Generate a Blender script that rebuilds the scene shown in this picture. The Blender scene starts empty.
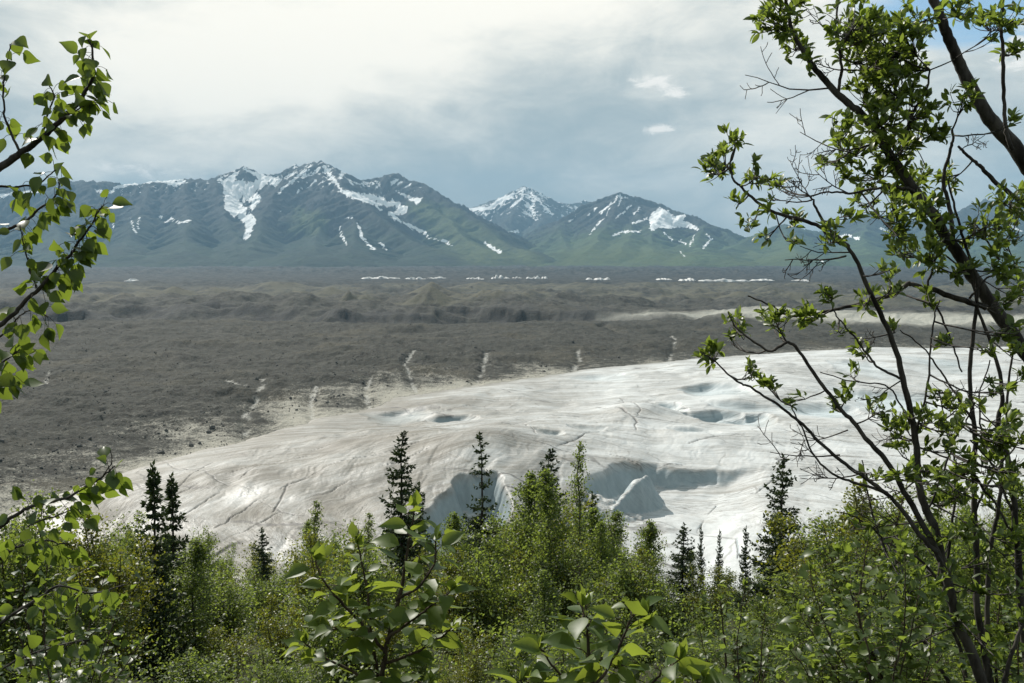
import bpy, math, random
import numpy as np
R = math.radians
rng = np.random.default_rng(11)
random.seed(11)
S = bpy.context.scene
COL = S.collection

# ------------------------------------------------------------------ camera frame
EYE = np.array([0.0, 0.0, 70.0])
FOC = 1000.0                       # focal length in picture widths of 1024
PITCH = math.atan(83.5 / FOC)
def at(u, v, Y):
    """world point at depth Y (metres ahead) seen in the direction u, v"""
    x = (u - 512.0) / FOC; y = (341.5 - v) / FOC
    dy = math.cos(PITCH) + y * math.sin(PITCH)
    dz = -math.sin(PITCH) + y * math.cos(PITCH)
    return np.array([x / dy * Y, Y, EYE[2] + dz / dy * Y])
def project(X, Y, Z):
    dy = Y * math.cos(PITCH) - (Z - EYE[2]) * math.sin(PITCH)
    uy = Y * math.sin(PITCH) + (Z - EYE[2]) * math.cos(PITCH)
    return 512 + FOC * X / dy, 341.5 - FOC * uy / dy
def flat(u, v, z=0.0):
    """point of the level z seen in the direction u, v"""
    p = at(u, v, 1.0)
    return (p - EYE) * (EYE[2] - z) / (EYE[2] - p[2]) + EYE

# ------------------------------------------------------------------ noise
def _h(ix, iy, seed):
    h = (ix.astype(np.int64) * 374761393 + iy.astype(np.int64) * 668265263 + seed * 974634777) & 0xFFFFFFFF
    h = ((h ^ (h >> 13)) * 1274126177) & 0xFFFFFFFF
    return ((h ^ (h >> 16)) & 0xFFFF) * (2 * math.pi / 65536.0)
def pn(x, y, seed=0):
    x = np.asarray(x, float); y = np.asarray(y, float)
    ix = np.floor(x); iy = np.floor(y); fx = x - ix; fy = y - iy
    u = fx * fx * fx * (fx * (fx * 6 - 15) + 10); v = fy * fy * fy * (fy * (fy * 6 - 15) + 10)
    def g(a, b):
        t = _h(ix + a, iy + b, seed)
        return np.cos(t) * (fx - a) + np.sin(t) * (fy - b)
    n0 = g(0, 0) * (1 - u) + g(1, 0) * u
    n1 = g(0, 1) * (1 - u) + g(1, 1) * u
    return (n0 * (1 - v) + n1 * v) * 1.5
def fbm(x, y, o=5, seed=0, gain=.5):
    s = 0; a = 1
    for k in range(o):
        s = s + a * pn(x, y, seed + k * 17); x = x * 2.03 + 3.1; y = y * 2.03 + 1.7; a *= gain
    return s
def ridged(x, y, o=5, seed=0, gain=.5):
    s = 0; a = 1
    for k in range(o):
        s = s + a * (1 - 2 * np.abs(pn(x, y, seed + k * 13))); x = x * 2.07 + 1.3; y = y * 2.07 + 5.9; a *= gain
    return s
def sst(a, b, x):
    t = np.clip((x - a) / (b - a), 0, 1)
    return t * t * (3 - 2 * t)
def seg_dist(X, Y, pts):
    """distance to a polyline, position along it, and interpolated 3rd value"""
    best = np.full(X.shape, 1e18); along = np.zeros(X.shape); val = np.zeros(X.shape); acc = 0.0
    for a, b in zip(pts[:-1], pts[1:]):
        dx, dy = b[0] - a[0], b[1] - a[1]; L2 = dx * dx + dy * dy + 1e-9
        t = np.clip(((X - a[0]) * dx + (Y - a[1]) * dy) / L2, 0, 1)
        d = (X - a[0] - t * dx) ** 2 + (Y - a[1] - t * dy) ** 2
        m = d < best
        best = np.where(m, d, best); L = math.sqrt(L2)
        along = np.where(m, acc + t * L, along)
        if len(a) > 2: val = np.where(m, a[2] + t * (b[2] - a[2]), val)
        acc += L
    return np.sqrt(best), along, val
def in_poly(X, Y, pts):
    ins = np.zeros(X.shape, bool); n = len(pts)
    for i in range(n):
        x0, y0 = pts[i][0], pts[i][1]; x1, y1 = pts[(i + 1) % n][0], pts[(i + 1) % n][1]
        if y0 == y1: continue
        ins ^= ((y0 > Y) != (y1 > Y)) & (X < (x1 - x0) * (Y - y0) / (y1 - y0) + x0)
    return ins
def poly_sd(X, Y, pts):
    d, _, _ = seg_dist(X, Y, [p[:2] for p in pts] + [pts[0][:2]])
    return np.where(in_poly(X, Y, pts), d, -d)

# ------------------------------------------------------------------ mesh helpers
def tag(o, label=None, cat=None, group=None, kind=None):
    if label: o['label'] = label
    if cat: o['category'] = cat
    if group: o['group'] = group
    if kind: o['kind'] = kind
    return o
def mesh_obj(name, V, F, mat, parent=None, smooth=True, attrs=None, mesh_only=False):
    """V (n,3); F list of (m,3) / (m,4) int arrays"""
    V = np.asarray(V, np.float32)
    me = bpy.data.meshes.new(name)
    F = [np.asarray(f, np.int32) for f in (F if isinstance(F, list) else [F]) if len(f)]
    me.vertices.add(len(V)); me.vertices.foreach_set('co', V.ravel())
    loops = np.concatenate([f.ravel() for f in F]); tot = np.concatenate([np.full(len(f), f.shape[1], np.int32) for f in F])
    start = np.concatenate([[0], np.cumsum(tot)[:-1]]).astype(np.int32)
    me.loops.add(len(loops)); me.loops.foreach_set('vertex_index', loops)
    me.polygons.add(len(tot)); me.polygons.foreach_set('loop_start', start)
    me.polygons.foreach_set('use_smooth', np.full(len(tot), smooth, bool))
    for k, a in (attrs or {}).items():
        at_ = me.attributes.new(k, 'FLOAT', 'POINT'); at_.data.foreach_set('value', np.asarray(a, np.float32).ravel())
    me.update(calc_edges=True)
    me.materials.append(mat)
    if mesh_only: return me
    o = bpy.data.objects.new(name, me); COL.objects.link(o)
    if parent: o.parent = parent
    return o
def grid_faces(n, m, keep=None):
    i = np.arange(n * m).reshape(n, m)
    f = np.stack([i[:-1, :-1], i[:-1, 1:], i[1:, 1:], i[1:, :-1]], -1).reshape(-1, 4)
    if keep is not None: f = f[keep.ravel()]
    return f
def empty(name, loc=(0, 0, 0), rz=0):
    o = bpy.data.objects.new(name, None); COL.objects.link(o)
    o.location = loc; o.rotation_euler = (0, 0, rz); o.empty_display_size = .2
    return o

# ------------------------------------------------------------------ material helpers
class G:
    """small node-graph builder"""
    def __init__(s, name):
        s.m = bpy.data.materials.new(name); s.m.use_nodes = True
        s.t = s.m.node_tree; s.t.nodes.clear()
        s.out = s.t.nodes.new('ShaderNodeOutputMaterial')
    def n(s, kind, **kw):
        nd = s.t.nodes.new('ShaderNode' + kind)
        for k, v in kw.items(): setattr(nd, k, v)
        return nd
    def put(s, sock, v):
        if isinstance(v, bpy.types.NodeSocket): s.t.links.new(v, sock)
        elif isinstance(v, (tuple, list)) and sock.type == 'RGBA' and len(v) == 3: sock.default_value = (*v, 1)
        else: sock.default_value = v
    def math(s, op, a, b=0.0, c=None, clamp=False):
        nd = s.n('Math', operation=op, use_clamp=clamp); s.put(nd.inputs[0], a); s.put(nd.inputs[1], b)
        if c is not None: s.put(nd.inputs[2], c)
        return nd.outputs[0]
    def mix(s, f, a, b, mode='MIX'):
        nd = s.n('Mix', data_type='RGBA', blend_type=mode); s.put(nd.inputs[0], f); s.put(nd.inputs[6], a); s.put(nd.inputs[7], b)
        return nd.outputs[2]
    def attr(s, name): return s.n('Attribute', attribute_name=name).outputs['Fac']
    def pos(s): return s.n('NewGeometry').outputs['Position']
    def scale(s, v, k):
        nd = s.n('VectorMath', operation='MULTIPLY'); s.put(nd.inputs[0], v); nd.inputs[1].default_value = k if isinstance(k, tuple) else (k, k, k)
        return nd.outputs[0]
    def noise(s, v, sc, det=4, rough=.55, dist=0.0):
        nd = s.n('TexNoise'); s.put(nd.inputs['Vector'], v); nd.inputs['Scale'].default_value = sc
        nd.inputs['Detail'].default_value = det; nd.inputs['Roughness'].default_value = rough; nd.inputs['Distortion'].default_value = dist
        return nd.outputs['Fac']
    def voro(s, v, sc, feature='F1'):
        nd = s.n('TexVoronoi', feature=feature); s.put(nd.inputs['Vector'], v); nd.inputs['Scale'].default_value = sc
        return nd.outputs['Distance']
    def ramp(s, f, a, b, c=0.0, d=1.0):
        nd = s.n('MapRange', interpolation_type='SMOOTHSTEP'); s.put(nd.inputs[0], f)
        for i, v in enumerate((a, b, c, d)): s.put(nd.inputs[i + 1], v)
        return nd.outputs[0]
    def combine(s, x, y, z=0.0):
        nd = s.n('CombineXYZ'); s.put(nd.inputs[0], x); s.put(nd.inputs[1], y); s.put(nd.inputs[2], z); return nd.outputs[0]
    def bump(s, h, st=.5, d=1.0):
        nd = s.n('Bump'); s.put(nd.inputs['Height'], h); nd.inputs['Strength'].default_value = st; nd.inputs['Distance'].default_value = d
        return nd.outputs[0]
    def bsdf(s, col, rough=.8, spec=.3, normal=None, **kw):
        b = s.n('BsdfPrincipled'); s.put(b.inputs['Base Color'], col); s.put(b.inputs['Roughness'], rough); s.put(b.inputs['Specular IOR Level'], spec)
        if normal is not None: s.put(b.inputs['Normal'], normal)
        for k, v in kw.items(): s.put(b.inputs[k], v)
        return b.outputs[0]
    def done(s, sh):
        s.t.links.new(sh, s.out.inputs['Surface']); return s.m

# ------------------------------------------------------------------ light, sky, camera
SUN_AZ, SUN_EL = -36.0, 41.0      # degrees right of the view direction, above the horizon
cam = bpy.data.cameras.new('camera'); co = bpy.data.objects.new('camera', cam); COL.objects.link(co)
cam.sensor_width = 36; cam.lens = 36 * FOC / 1024; cam.clip_start = .05; cam.clip_end = 60000
co.location = EYE; co.rotation_euler = (math.pi / 2 - PITCH, 0, 0); S.camera = co
sl = bpy.data.lights.new('sun', 'SUN'); so = bpy.data.objects.new('sun', sl); COL.objects.link(so)
sl.energy = 5.0; sl.angle = R(.53); sl.color = (1, .95, .87)
so.rotation_euler = (R(90 - SUN_EL), 0, R(180 - SUN_AZ)); so.location = (0, 0, 300)

W = bpy.data.worlds.new('World'); S.world = W; W.use_nodes = True
class GW(G):
    def __init__(s, w): s.t = w.node_tree; s.t.nodes.clear(); s.out = s.t.nodes.new('ShaderNodeOutputWorld')
g = GW(W)
sky = g.n('TexSky', sky_type='NISHITA', sun_disc=False, sun_elevation=R(SUN_EL), sun_rotation=R(SUN_AZ), altitude=500, air_density=1.0, dust_density=.6)
D = g.n('TexCoord').outputs['Generated']
sep = g.n('SeparateXYZ'); g.put(sep.inputs[0], D)
dx, dy, dz = sep.outputs
az = g.math('ARCTAN2', dx, dy)                    # radians to the right
el = g.math('ARCSINE', dz)
def blob(u, v, ru, rv):                           # soft region of the sky around a direction
    a = math.atan((u - 512) / FOC); e = math.atan((258 - v) / FOC)
    A = g.math('DIVIDE', g.math('SUBTRACT', az, a), ru / FOC); E = g.math('DIVIDE', g.math('SUBTRACT', el, e), rv / FOC)
    r2 = g.math('ADD', g.math('MULTIPLY', A, A), g.math('MULTIPLY', E, E))
    return g.math('POWER', 2.718, g.math('MULTIPLY', r2, -1.0))
wv = g.combine(g.math('MULTIPLY', az, 1.0), g.math('MULTIPLY', el, 2.4), 0.3)
n1 = g.noise(wv, 5.0, 7, .58, .6)
n2 = g.noise(wv, 14.0, 9, .66, .5)
light = g.math('MULTIPLY', blob(235, 85, 175, 60), 1.2)
light = g.math('ADD', light, g.math('MULTIPLY', blob(450, 0, 300, 62), 1.0))
light = g.math('ADD', light, g.math('MULTIPLY', blob(850, 120, 150, 120), .72))
light = g.math('ADD', light, g.math('MULTIPLY', blob(130, 165, 160, 22), .45))
light = g.math('ADD', light, g.math('MULTIPLY', g.math('SUBTRACT', n1, .5), 1.35))
light = g.math('ADD', light, g.math('MULTIPLY', g.math('SUBTRACT', n2, .5), .85))
light = g.ramp(light, -.15, 1.05)
grey = (3.3, 3.95, 4.1); white = (9.6, 9.15, 8.1)
cloud = g.mix(light, grey, white)
puff = g.math('ADD', g.math('MULTIPLY', blob(652, 88, 30, 9), .95), g.math('MULTIPLY', blob(657, 133, 22, 7), 1.0))
puff = g.math('ADD', puff, g.math('MULTIPLY', blob(742, 243, 18, 8), .9))
puff = g.math('ADD', puff, g.math('MULTIPLY', blob(150, 176, 70, 10), .75))
puff = g.math('ADD', puff, g.math('MULTIPLY', blob(1015, 75, 40, 35), .8))
puff = g.math('ADD', puff, g.math('MULTIPLY', blob(674, 101, 16, 6), .75))
n3 = g.noise(wv, 46.0, 8, .68, .5)
puff = g.ramp(g.math('ADD', puff, g.math('MULTIPLY', g.math('SUBTRACT', n3, .5), 2.0)), .42, 1.0)
cloud = g.mix(puff, cloud, (8.8, 8.5, 7.9))
hole = blob(970, 15, 110, 62)
hole = g.math('ADD', hole, g.math('MULTIPLY', g.math('SUBTRACT', n1, .5), 1.2))
hole = g.ramp(hole, .35, .75)
hole = g.math('MULTIPLY', hole, g.math('SUBTRACT', 1.0, puff))
blue = g.mix(1.0, sky.outputs[0], (1.0, 1.0, 1.0), 'MULTIPLY')
blue = g.mix(.30, blue, (2.6, 5.4, 7.4))
col = g.mix(hole, cloud, blue)
bg = g.n('Background'); g.put(bg.inputs[0], col); bg.inputs[1].default_value = .1
g.t.links.new(bg.outputs[0], g.out.inputs[0])

S.view_settings.view_transform = 'Standard'; S.view_settings.look = 'None'
S.view_settings.gamma = 1; S.view_settings.use_curve_mapping = False; S.view_settings.exposure = 0.35
S.render.engine = 'CYCLES'
S.cycles.max_bounces = 6; S.cycles.diffuse_bounces = 2; S.cycles.glossy_bounces = 2; S.cycles.transmission_bounces = 4
S.cycles.transparent_max_bounces = 6; S.cycles.volume_bounces = 0
S.cycles.use_denoising = True; S.cycles.caustics_reflective = False; S.cycles.caustics_refractive = False
S.cycles.sample_clamp_indirect = 4.0

# ------------------------------------------------------------------ base heights
def hill_z(X, Y):
    z = 68.4 - .36 * Y + .7 * fbm(np.asarray(X) / 9, np.asarray(Y) / 9, 3, 5)
    return z
def hill_at(x, y): return float(hill_z(np.array([x]), np.array([y]))[0])
EDGE_PX = [(-420, 720), (-150, 590), (-40, 545), (30, 510), (100, 493), (170, 470), (250, 441), (330, 420), (400, 402), (440, 396),
           (520, 385), (580, 374), (640, 367), (700, 361), (760, 357), (830, 352), (900, 350), (1000, 351), (1150, 352), (1500, 352), (2200, 352)]
EDGE = [tuple(flat(u, v)[:2]) for u, v in EDGE_PX]
_eth = np.array([math.atan2(e[0], e[1]) for e in EDGE]); _er = np.array([math.hypot(*e) for e in EDGE])
def edge_sd(X, Y):
    d, al, _ = seg_dist(X, Y, EDGE)
    th = np.arctan2(X, Y); r = np.hypot(X, Y)
    s = np.where(r < np.interp(th, _eth, _er), d, -d)
    return s, al
def base_z(X, Y):
    side = sst(-60, 120, X * 1000 / np.maximum(Y, 1))          # 0 left of the view, 1 right
    left = np.interp(Y, [0, 200, 250, 300, 400, 600, 800, 930, 1090, 1300, 2000, 3500, 5500, 7500, 20000],
                     [-16, -14, -6, -1, 1, 4, 7, 9, -9, -6, -8, -6, 0, 10, 10])
    right = np.interp(Y, [0, 200, 250, 300, 400, 600, 800, 930, 1090, 1300, 2000, 3500, 5500, 7500, 20000],
                      [-16, -14, -6, -1, 1, 2, 2, 1, 0, -3, -6, -6, 0, 10, 10])
    return left * (1 - side) + right * side
HAZE = 5.2e-5
# ------------------------------------------------------------------ glacier
def polar(r, th):
    RR, TH = np.meshgrid(r, th, indexing='ij')
    return RR * np.sin(TH), RR * np.cos(TH)
def warp_sd(X, Y):
    s, al = edge_sd(X, Y)
    raw = s
    s = s + 5 * fbm(X / 45, Y / 45, 3, 21) + 1.6 * fbm(X / 8, Y / 8, 3, 22)
    return s, al, raw
SCARPS = [  # rim outline (seen from the eye, on the ice surface), soft edge in metres
    ([(548, 560), (566, 500), (586, 479), (606, 471), (640, 466), (680, 467), (709, 468), (760, 466), (830, 470), (900, 520), (900, 700), (530, 700)], 6.0, 5.0),
    ([(408, 520), (434, 503), (462, 491), (486, 488), (502, 491), (512, 505), (514, 560), (514, 700), (380, 700), (390, 545)], 4.5, 2.2),
]
BASINS = [  # u, v of the far wall, half width and half length in metres, depth
    (655, 411, 10, 15, 5.0), (713, 421, 11, 13, 5.0), (747, 424, 9, 14, 3.5), (704, 396, 16, 22, 4.5), (742, 414, 16, 16, 3.0), (815, 412, 18, 24, 4.5),
    (446, 416, 11, 15, 4.5), (395, 409, 14, 20, 2.5), (596, 376, 18, 24, 2.2), (880, 400, 26, 40, 4.0), (940, 372, 26, 40, 3.0), (860, 378, 18, 30, 2.4),
    (548, 455, 5, 6, 1.6), (584, 445, 7, 8, 1.6), (690, 440, 9, 9, 2.0), (120, 465, 0.1, 0.1, 0)]
HUMPS = [([(645, 474, 291), (636, 480, 288), (626, 492, 284), (612, 508, 279), (596, 530, 272), (584, 560, 262)], 1.7, .8), ([(592, 495, 285), (580, 503, 280), (560, 525, 270)], .5, 4.0)]
RISES = [  # bumps left standing: line of (u, v), width, height
    ([(150, 490), (260, 468), (400, 460)], 46.0, 5.2), ([(470, 462), (620, 430), (720, 400)], 40.0, 3.5), ([(640, 424), (628, 440)], 10., 2.5),
    ([(520, 462), (470, 476)], 16., 3.4), ([(740, 455), (860, 440)], 24., 3.0), ([(780, 385), (960, 372)], 60., 4.0)]
def glacier_z(X, Y, sd, al):
    z = base_z(X, Y) + np.where(sd > 0, 5.5 * (1 - np.exp(-np.maximum(sd, 0) / 55.)), .22 * sd)
    ins = sst(-4, 40, sd)
    z = z + ins * (3.0 * fbm(X / 120, Y / 120, 2, 31) + 1.5 * fbm(X / 38 + .3 * pn(X / 30, Y / 30, 37), Y / 52, 3, 33) + .22 * fbm(al / 40, sd / 7, 4, 34)
                   + .07 * ridged(al / 22, sd / 2.6, 3, 35))
    for pts, w, h in RISES:
        d, _, _ = seg_dist(X, Y, [tuple(flat(u, v, 2)[:2]) for u, v in pts]); z = z + h * np.exp(-(d / w) ** 2)
    pool = np.zeros(X.shape)
    for u, v, rx, ry, dep in BASINS:
        c = flat(u, v, 4); L = math.hypot(c[0], c[1]); ex, ey = c[0] / L, c[1] / L
        b = (X - c[0]) * ex + (Y - c[1]) * ey; a = (X - c[0]) * ey - (Y - c[1]) * ex
        a = a + .28 * rx * pn(X / (rx * .9), Y / (rx * .9), 41) + .25 * b
        b = b + .2 * ry * pn(X / (rx * .8), Y / (rx * .8), 43)
        f = sst(-1.9 * ry, 0, b) * (1 - sst(0, .42 * rx, b)); k = np.clip(1 - (a / rx) ** 2, 0, 1) ** .7 * f
        z = z - dep * k; pool = np.maximum(pool, k * min(1, dep / 4))
    low = np.zeros(X.shape)
    for pts, soft, zr in SCARPS:
        P = [tuple(flat(u, v, zr)[:2]) for u, v in pts]
        s = poly_sd(X, Y, P) + 2.2 * fbm(X / 11, Y / 11, 3, 51)
        us = project(X, Y, X * 0 + 2)[0]; k = sst(0, 1, s / soft) * (1 - (.0 if zr < 3 else 1.0) * sst(700, 775, us + 5 * pn(X / 7, Y / 7, 52)))
        fl = (-1.2 if zr > 3 else -2.2) - .11 * (300 - Y).clip(-10, 80) + .6 * fbm(X / 14, Y / 14, 3, 53)
        z = z * (1 - k) + np.minimum(fl, z) * k; low = np.maximum(low, k)
    for pts, k, w in HUMPS:
        P = [tuple(at(*q)) for q in pts]
        d, _, ev = seg_dist(X + .8 * pn(X / 4, Y / 4, 57), Y + .8 * pn(X / 4, Y / 4, 58), P)
        t = ev - k * (1 + .15 * pn(X / 6, Y / 6, 59)) * np.sqrt(np.maximum(d * d + w * w, 0)) + k * w + .5 * fbm(X / 5, Y / 5, 5, 55, .6) - .4 * np.abs(pn(X / 1.8, Y / 5, 56))
        z = np.where((low > .02) & (t > z), t, z)
    return z, pool, low

CRACKS = [([(130, 505), (200, 480), (300, 462), (380, 456)], .22), ([(190, 520), (250, 495), (330, 472), (420, 462)], .25), ([(140, 490), (230, 468), (330, 452)], .2), ([(200, 525), (262, 505), (350, 480), (430, 468)], .25), ([(208, 527), (235, 520), (264, 517)], .75),
    ([(272, 500), (285, 486), (297, 477)], .3), ([(502, 434), (535, 420), (577, 406)], .32), ([(521, 438), (535, 457)], .25), ([(596, 410), (612, 418), (638, 436)], .55), ([(582, 441), (598, 436)], .35), ([(605, 464), (643, 469), (690, 464)], .25), ([(690, 452), (736, 445), (802, 455)], .35),
    ([(727, 476), (755, 481), (783, 471)], .25), ([(715, 481), (699, 495), (704, 518)], .25), ([(741, 495), (736, 518)], .2), ([(380, 415), (441, 410), (500, 398)], .25), ([(380, 449), (432, 441), (488, 434), (560, 431)], .28), ([(474, 450), (530, 436)], .22), ([(560, 398), (640, 390), (700, 382)], .25),
    ([(150, 500), (185, 478), (215, 462)], .2), ([(160, 512), (215, 488), (262, 470)], .2), ([(655, 438), (700, 446), (725, 441)], .45), ([(620, 400), (640, 424), (636, 442)], .3), ([(300, 440), (352, 426), (400, 420)], .3), ([(540, 470), (572, 458), (600, 446)], .3), ([(760, 440), (830, 428), (900, 432)], .3), ([(800, 470), (860, 458), (930, 462)], .3)]
def crack_field(X, Y):
    k = np.zeros(X.shape); xj = X + .9 * fbm(X / 14, Y / 14, 4, 47); yj = Y + 1.3 * fbm(X / 14, Y / 14, 4, 48)
    for i, (pts, w) in enumerate(CRACKS):
        P = [tuple(flat(u, v, 5)[:2]) for u, v in pts]
        if i in (0, 1, 2, 3, 6, 15, 16): P = [tuple(q) for q in curve2(P)]
        d, al, _ = seg_dist(xj, yj, P); k = np.maximum(k, (1 - sst(w * .35, w * 1.25, d)) * sst(-.35, .15, pn(al / 14 + i, al * 0 + i * 3.3, 49)))
    return k
def curve2(P):
    P = np.asarray(P); t = np.linspace(0, len(P) - 1, 14); return np.stack([np.interp(t, range(len(P)), P[:, 0]), np.interp(t, range(len(P)), P[:, 1])], -1)
gl = G('glacier_ice')
P = gl.pos(); al_ = gl.attr('along'); sd_ = gl.attr('inward'); whit = gl.attr('clean'); poolA = gl.attr('pool')
flow = gl.combine(gl.math('MULTIPLY', al_, .022), gl.math('MULTIPLY', sd_, .17))
fl2 = gl.combine(gl.math('MULTIPLY', al_, .05), gl.math('MULTIPLY', sd_, 1.1), 4.0)
nA = gl.noise(gl.scale(P, (1, 1, .2)), .03, 5, .6); nB = gl.noise(flow, 1.0, 7, .62, .35); nC = gl.noise(fl2, 1.0, 4, .6, .15); nD = gl.noise(P, 1.1, 6, .72)
dirt = gl.math('ADD', gl.math('MULTIPLY', nB, .6), gl.math('ADD', gl.math('MULTIPLY', nA, .5), gl.math('MULTIPLY', nC, .4)))
dirt = gl.math('ADD', dirt, gl.math('MULTIPLY', nD, .25))
dirt = gl.math('SUBTRACT', gl.math('ADD', dirt, .06), gl.math('MULTIPLY', whit, .34))
cl = gl.mix(gl.ramp(dirt, .40, 1.12), (.58, .595, .59), (.150, .136, .108))
# fine grit lines along the flow, and long thin cracks across it
ln = gl.ramp(gl.noise(gl.combine(gl.math('MULTIPLY', al_, .012), gl.math('MULTIPLY', sd_, .5), 9.0), 1.9, 7, .62, .9), .46, .495)
ln2 = gl.ramp(gl.noise(gl.combine(gl.math('MULTIPLY', al_, .012), gl.math('MULTIPLY', sd_, .5), 9.0), 1.9, 7, .62, .9), .495, .53)
line = gl.math('MULTIPLY', gl.math('MULTIPLY', ln, gl.math('SUBTRACT', 1.0, ln2)), gl.ramp(nA, .40, .58))
rot = gl.n('VectorRotate', rotation_type='Z_AXIS'); gl.put(rot.inputs['Vector'], P); rot.inputs['Angle'].default_value = R(35)
cv = gl.scale(rot.outputs[0], (.010, .036, .0))
cn = gl.n('VectorMath', operation='ADD'); gl.put(cn.inputs[0], cv)
tn = gl.n('TexNoise'); gl.put(tn.inputs['Vector'], gl.scale(P, .02)); tn.inputs['Scale'].default_value = 1.0; tn.inputs['Detail'].default_value = 5
gl.put(cn.inputs[1], gl.scale(tn.outputs['Color'], .8))
ve = gl.voro(cn.outputs[0], 1.0, 'DISTANCE_TO_EDGE')
cv2 = gl.n('VectorMath', operation='ADD'); gl.put(cv2.inputs[0], gl.scale(P, (.055, .030, 0.))); gl.put(cv2.inputs[1], gl.scale(tn.outputs['Color'], 1.3))
crack2 = gl.math('MULTIPLY', gl.ramp(gl.voro(cv2.outputs[0], 1.0, 'DISTANCE_TO_EDGE'), .004, .02, 1.0, 0.0), gl.ramp(gl.noise(gl.scale(P, (1, 1, 0)), .035, 4, .6), .5, .62))
crack = gl.math('MULTIPLY', gl.ramp(ve, .004, .016, 1.0, 0.0), gl.ramp(gl.noise(gl.scale(P, (1, 1, 0)), .022, 3), .45, .6))
hatch = gl.noise(gl.combine(gl.math('MULTIPLY', al_, .42), gl.math('MULTIPLY', sd_, .035), 6.0), 1.0, 5, .7, .3)
cl = gl.mix(gl.math('MULTIPLY', gl.ramp(hatch, .52, .68), gl.math('SUBTRACT', .5, gl.math('MULTIPLY', whit, .38))), cl, (.20, .18, .145))
cl = gl.mix(gl.math('MULTIPLY', line, .85), cl, (.12, .105, .085))
cl = gl.mix(gl.math('MULTIPLY', crack, .8), cl, (.07, .065, .06))
cl = gl.mix(gl.math('MULTIPLY', crack2, .5), cl, (.10, .09, .075))
band = gl.ramp(gl.noise(gl.combine(gl.math('MULTIPLY', al_, .008), gl.math('MULTIPLY', sd_, .10), 2.0), 1.0, 6, .7, .4), .52, .66)
cl = gl.mix(gl.math('MULTIPLY', band, .5), cl, (.21, .19, .155))
cl = gl.mix(gl.math('MULTIPLY', poolA, .42), cl, (.40, .52, .57))
cl = gl.mix(gl.math('MULTIPLY', gl.attr('crack'), .85), cl, (.055, .05, .045))
cl = gl.mix(gl.math('MULTIPLY', gl.attr('cliff'), .85), cl, gl.mix(gl.noise(gl.scale(P, (1, 1, .25)), .5, 5, .7), (.17, .22, .24), (.38, .45, .47)))
# grit bleeding in from the moraine side
edge = gl.ramp(gl.math('ADD', gl.attr('rim'), gl.math('MULTIPLY', gl.math('SUBTRACT', nD, .5), 30.0)), 14.0, -3.0)
cl = gl.mix(gl.math('MULTIPLY', edge, .75), cl, (.17, .155, .125))
bh = gl.math('ADD', gl.math('MULTIPLY', nC, .8), gl.math('ADD', nD, gl.math('MULTIPLY', gl.math('ADD', crack, line), -1.2)))
GLACIER = gl.done(gl.bsdf(cl, gl.ramp(nB, .3, .7, .45, .7), .35, gl.bump(bh, .30, .5)))

th = np.radians(np.linspace(-35, 37, 1350)); r = 1 / np.linspace(1 / 190., 1 / 900., 620)
X, Y = polar(r, th); sd, al, raw = warp_sd(X, Y)
Z, pool, low = glacier_z(X, Y, sd, al); CK = crack_field(X, Y); Z = Z - .35 * CK
ex, ey = (X - 30) * .5, Y - 262
FV = np.hypot(ex, ey) + 5 * fbm(X / 90, Y / 90, 3, 24); FA = np.arctan2(ex, ey) * 130
dr = np.gradient(r)[:, None]; sl = np.hypot(np.gradient(Z, axis=0) / dr, np.gradient(Z, axis=1) / (np.hypot(X, Y) * (th[1] - th[0])))
cliff = sst(.55, 1.1, sl) * np.maximum(sst(.02, .3, low), sst(.1, .5, pool))
uu, vv = project(X, Y, Z)
clean = np.clip(sst(360, 760, uu + .9 * (450 - vv)) + .4 * low, 0, 1.3)
f = grid_faces(*X.shape, keep=(np.maximum.reduce([sd[:-1, :-1], sd[1:, :-1], sd[:-1, 1:], sd[1:, 1:]]) > -14))
glacier = mesh_obj('glacier', np.stack([X, Y, Z], -1).reshape(-1, 3), f, GLACIER, attrs=dict(along=FA, inward=FV, rim=sd, clean=clean, pool=pool, cliff=cliff, crack=CK))
tag(glacier, kind='structure')

# ------------------------------------------------------------------ moraine
CR = np.random.default_rng(5)
CONES = [(CR.uniform(-150, 1150), CR.uniform(284, 297), CR.uniform(1350, 3000), CR.uniform(50, 105), CR.uniform(22, 44)) for _ in range(46)] + [(432, 281, 1650, 105, 44), (530, 288, 1800, 110, 36), (330, 286, 1750, 130, 34), (60, 291, 1500, 150, 30), (215, 287, 1800, 170, 32), (150, 288, 1900, 150, 30),
         (640, 292, 1850, 150, 26), (730, 290, 1900, 160, 24), (860, 292, 1800, 170, 24), (960, 294, 1700, 150, 24), (-40, 290, 1600, 150, 30), (280, 279, 2300, 200, 40),
         (580, 281, 2500, 240, 40), (110, 280, 2500, 240, 38), (690, 282, 2600, 260, 36), (480, 280, 2350, 190, 36)]
STREAMS = [[(262, 386), (266, 392), (257, 400), (252, 410), (246, 418), (247, 428), (245, 442)], [(318, 392), (310, 405), (314, 417), (318, 424)], [(372, 385), (366, 394), (369, 408)],
           [(417, 362), (404, 371), (410, 384), (416, 393)], [(487, 360), (484, 372), (477, 384), (468, 392)], [(578, 356), (580, 363), (570, 374)], [(672, 336), (676, 346), (668, 362)],
           [(50, 380), (47, 386), (44, 392)], [(226, 386), (240, 392), (252, 392)]]
PALE = [(596, 320.5), (640, 318.5), (690, 317.5), (720, 316.8), (800, 317), (945, 321), (1100, 321), (1100, 327), (940, 328.5), (840, 326.5), (760, 324.5), (700, 321.5), (650, 321)]
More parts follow.
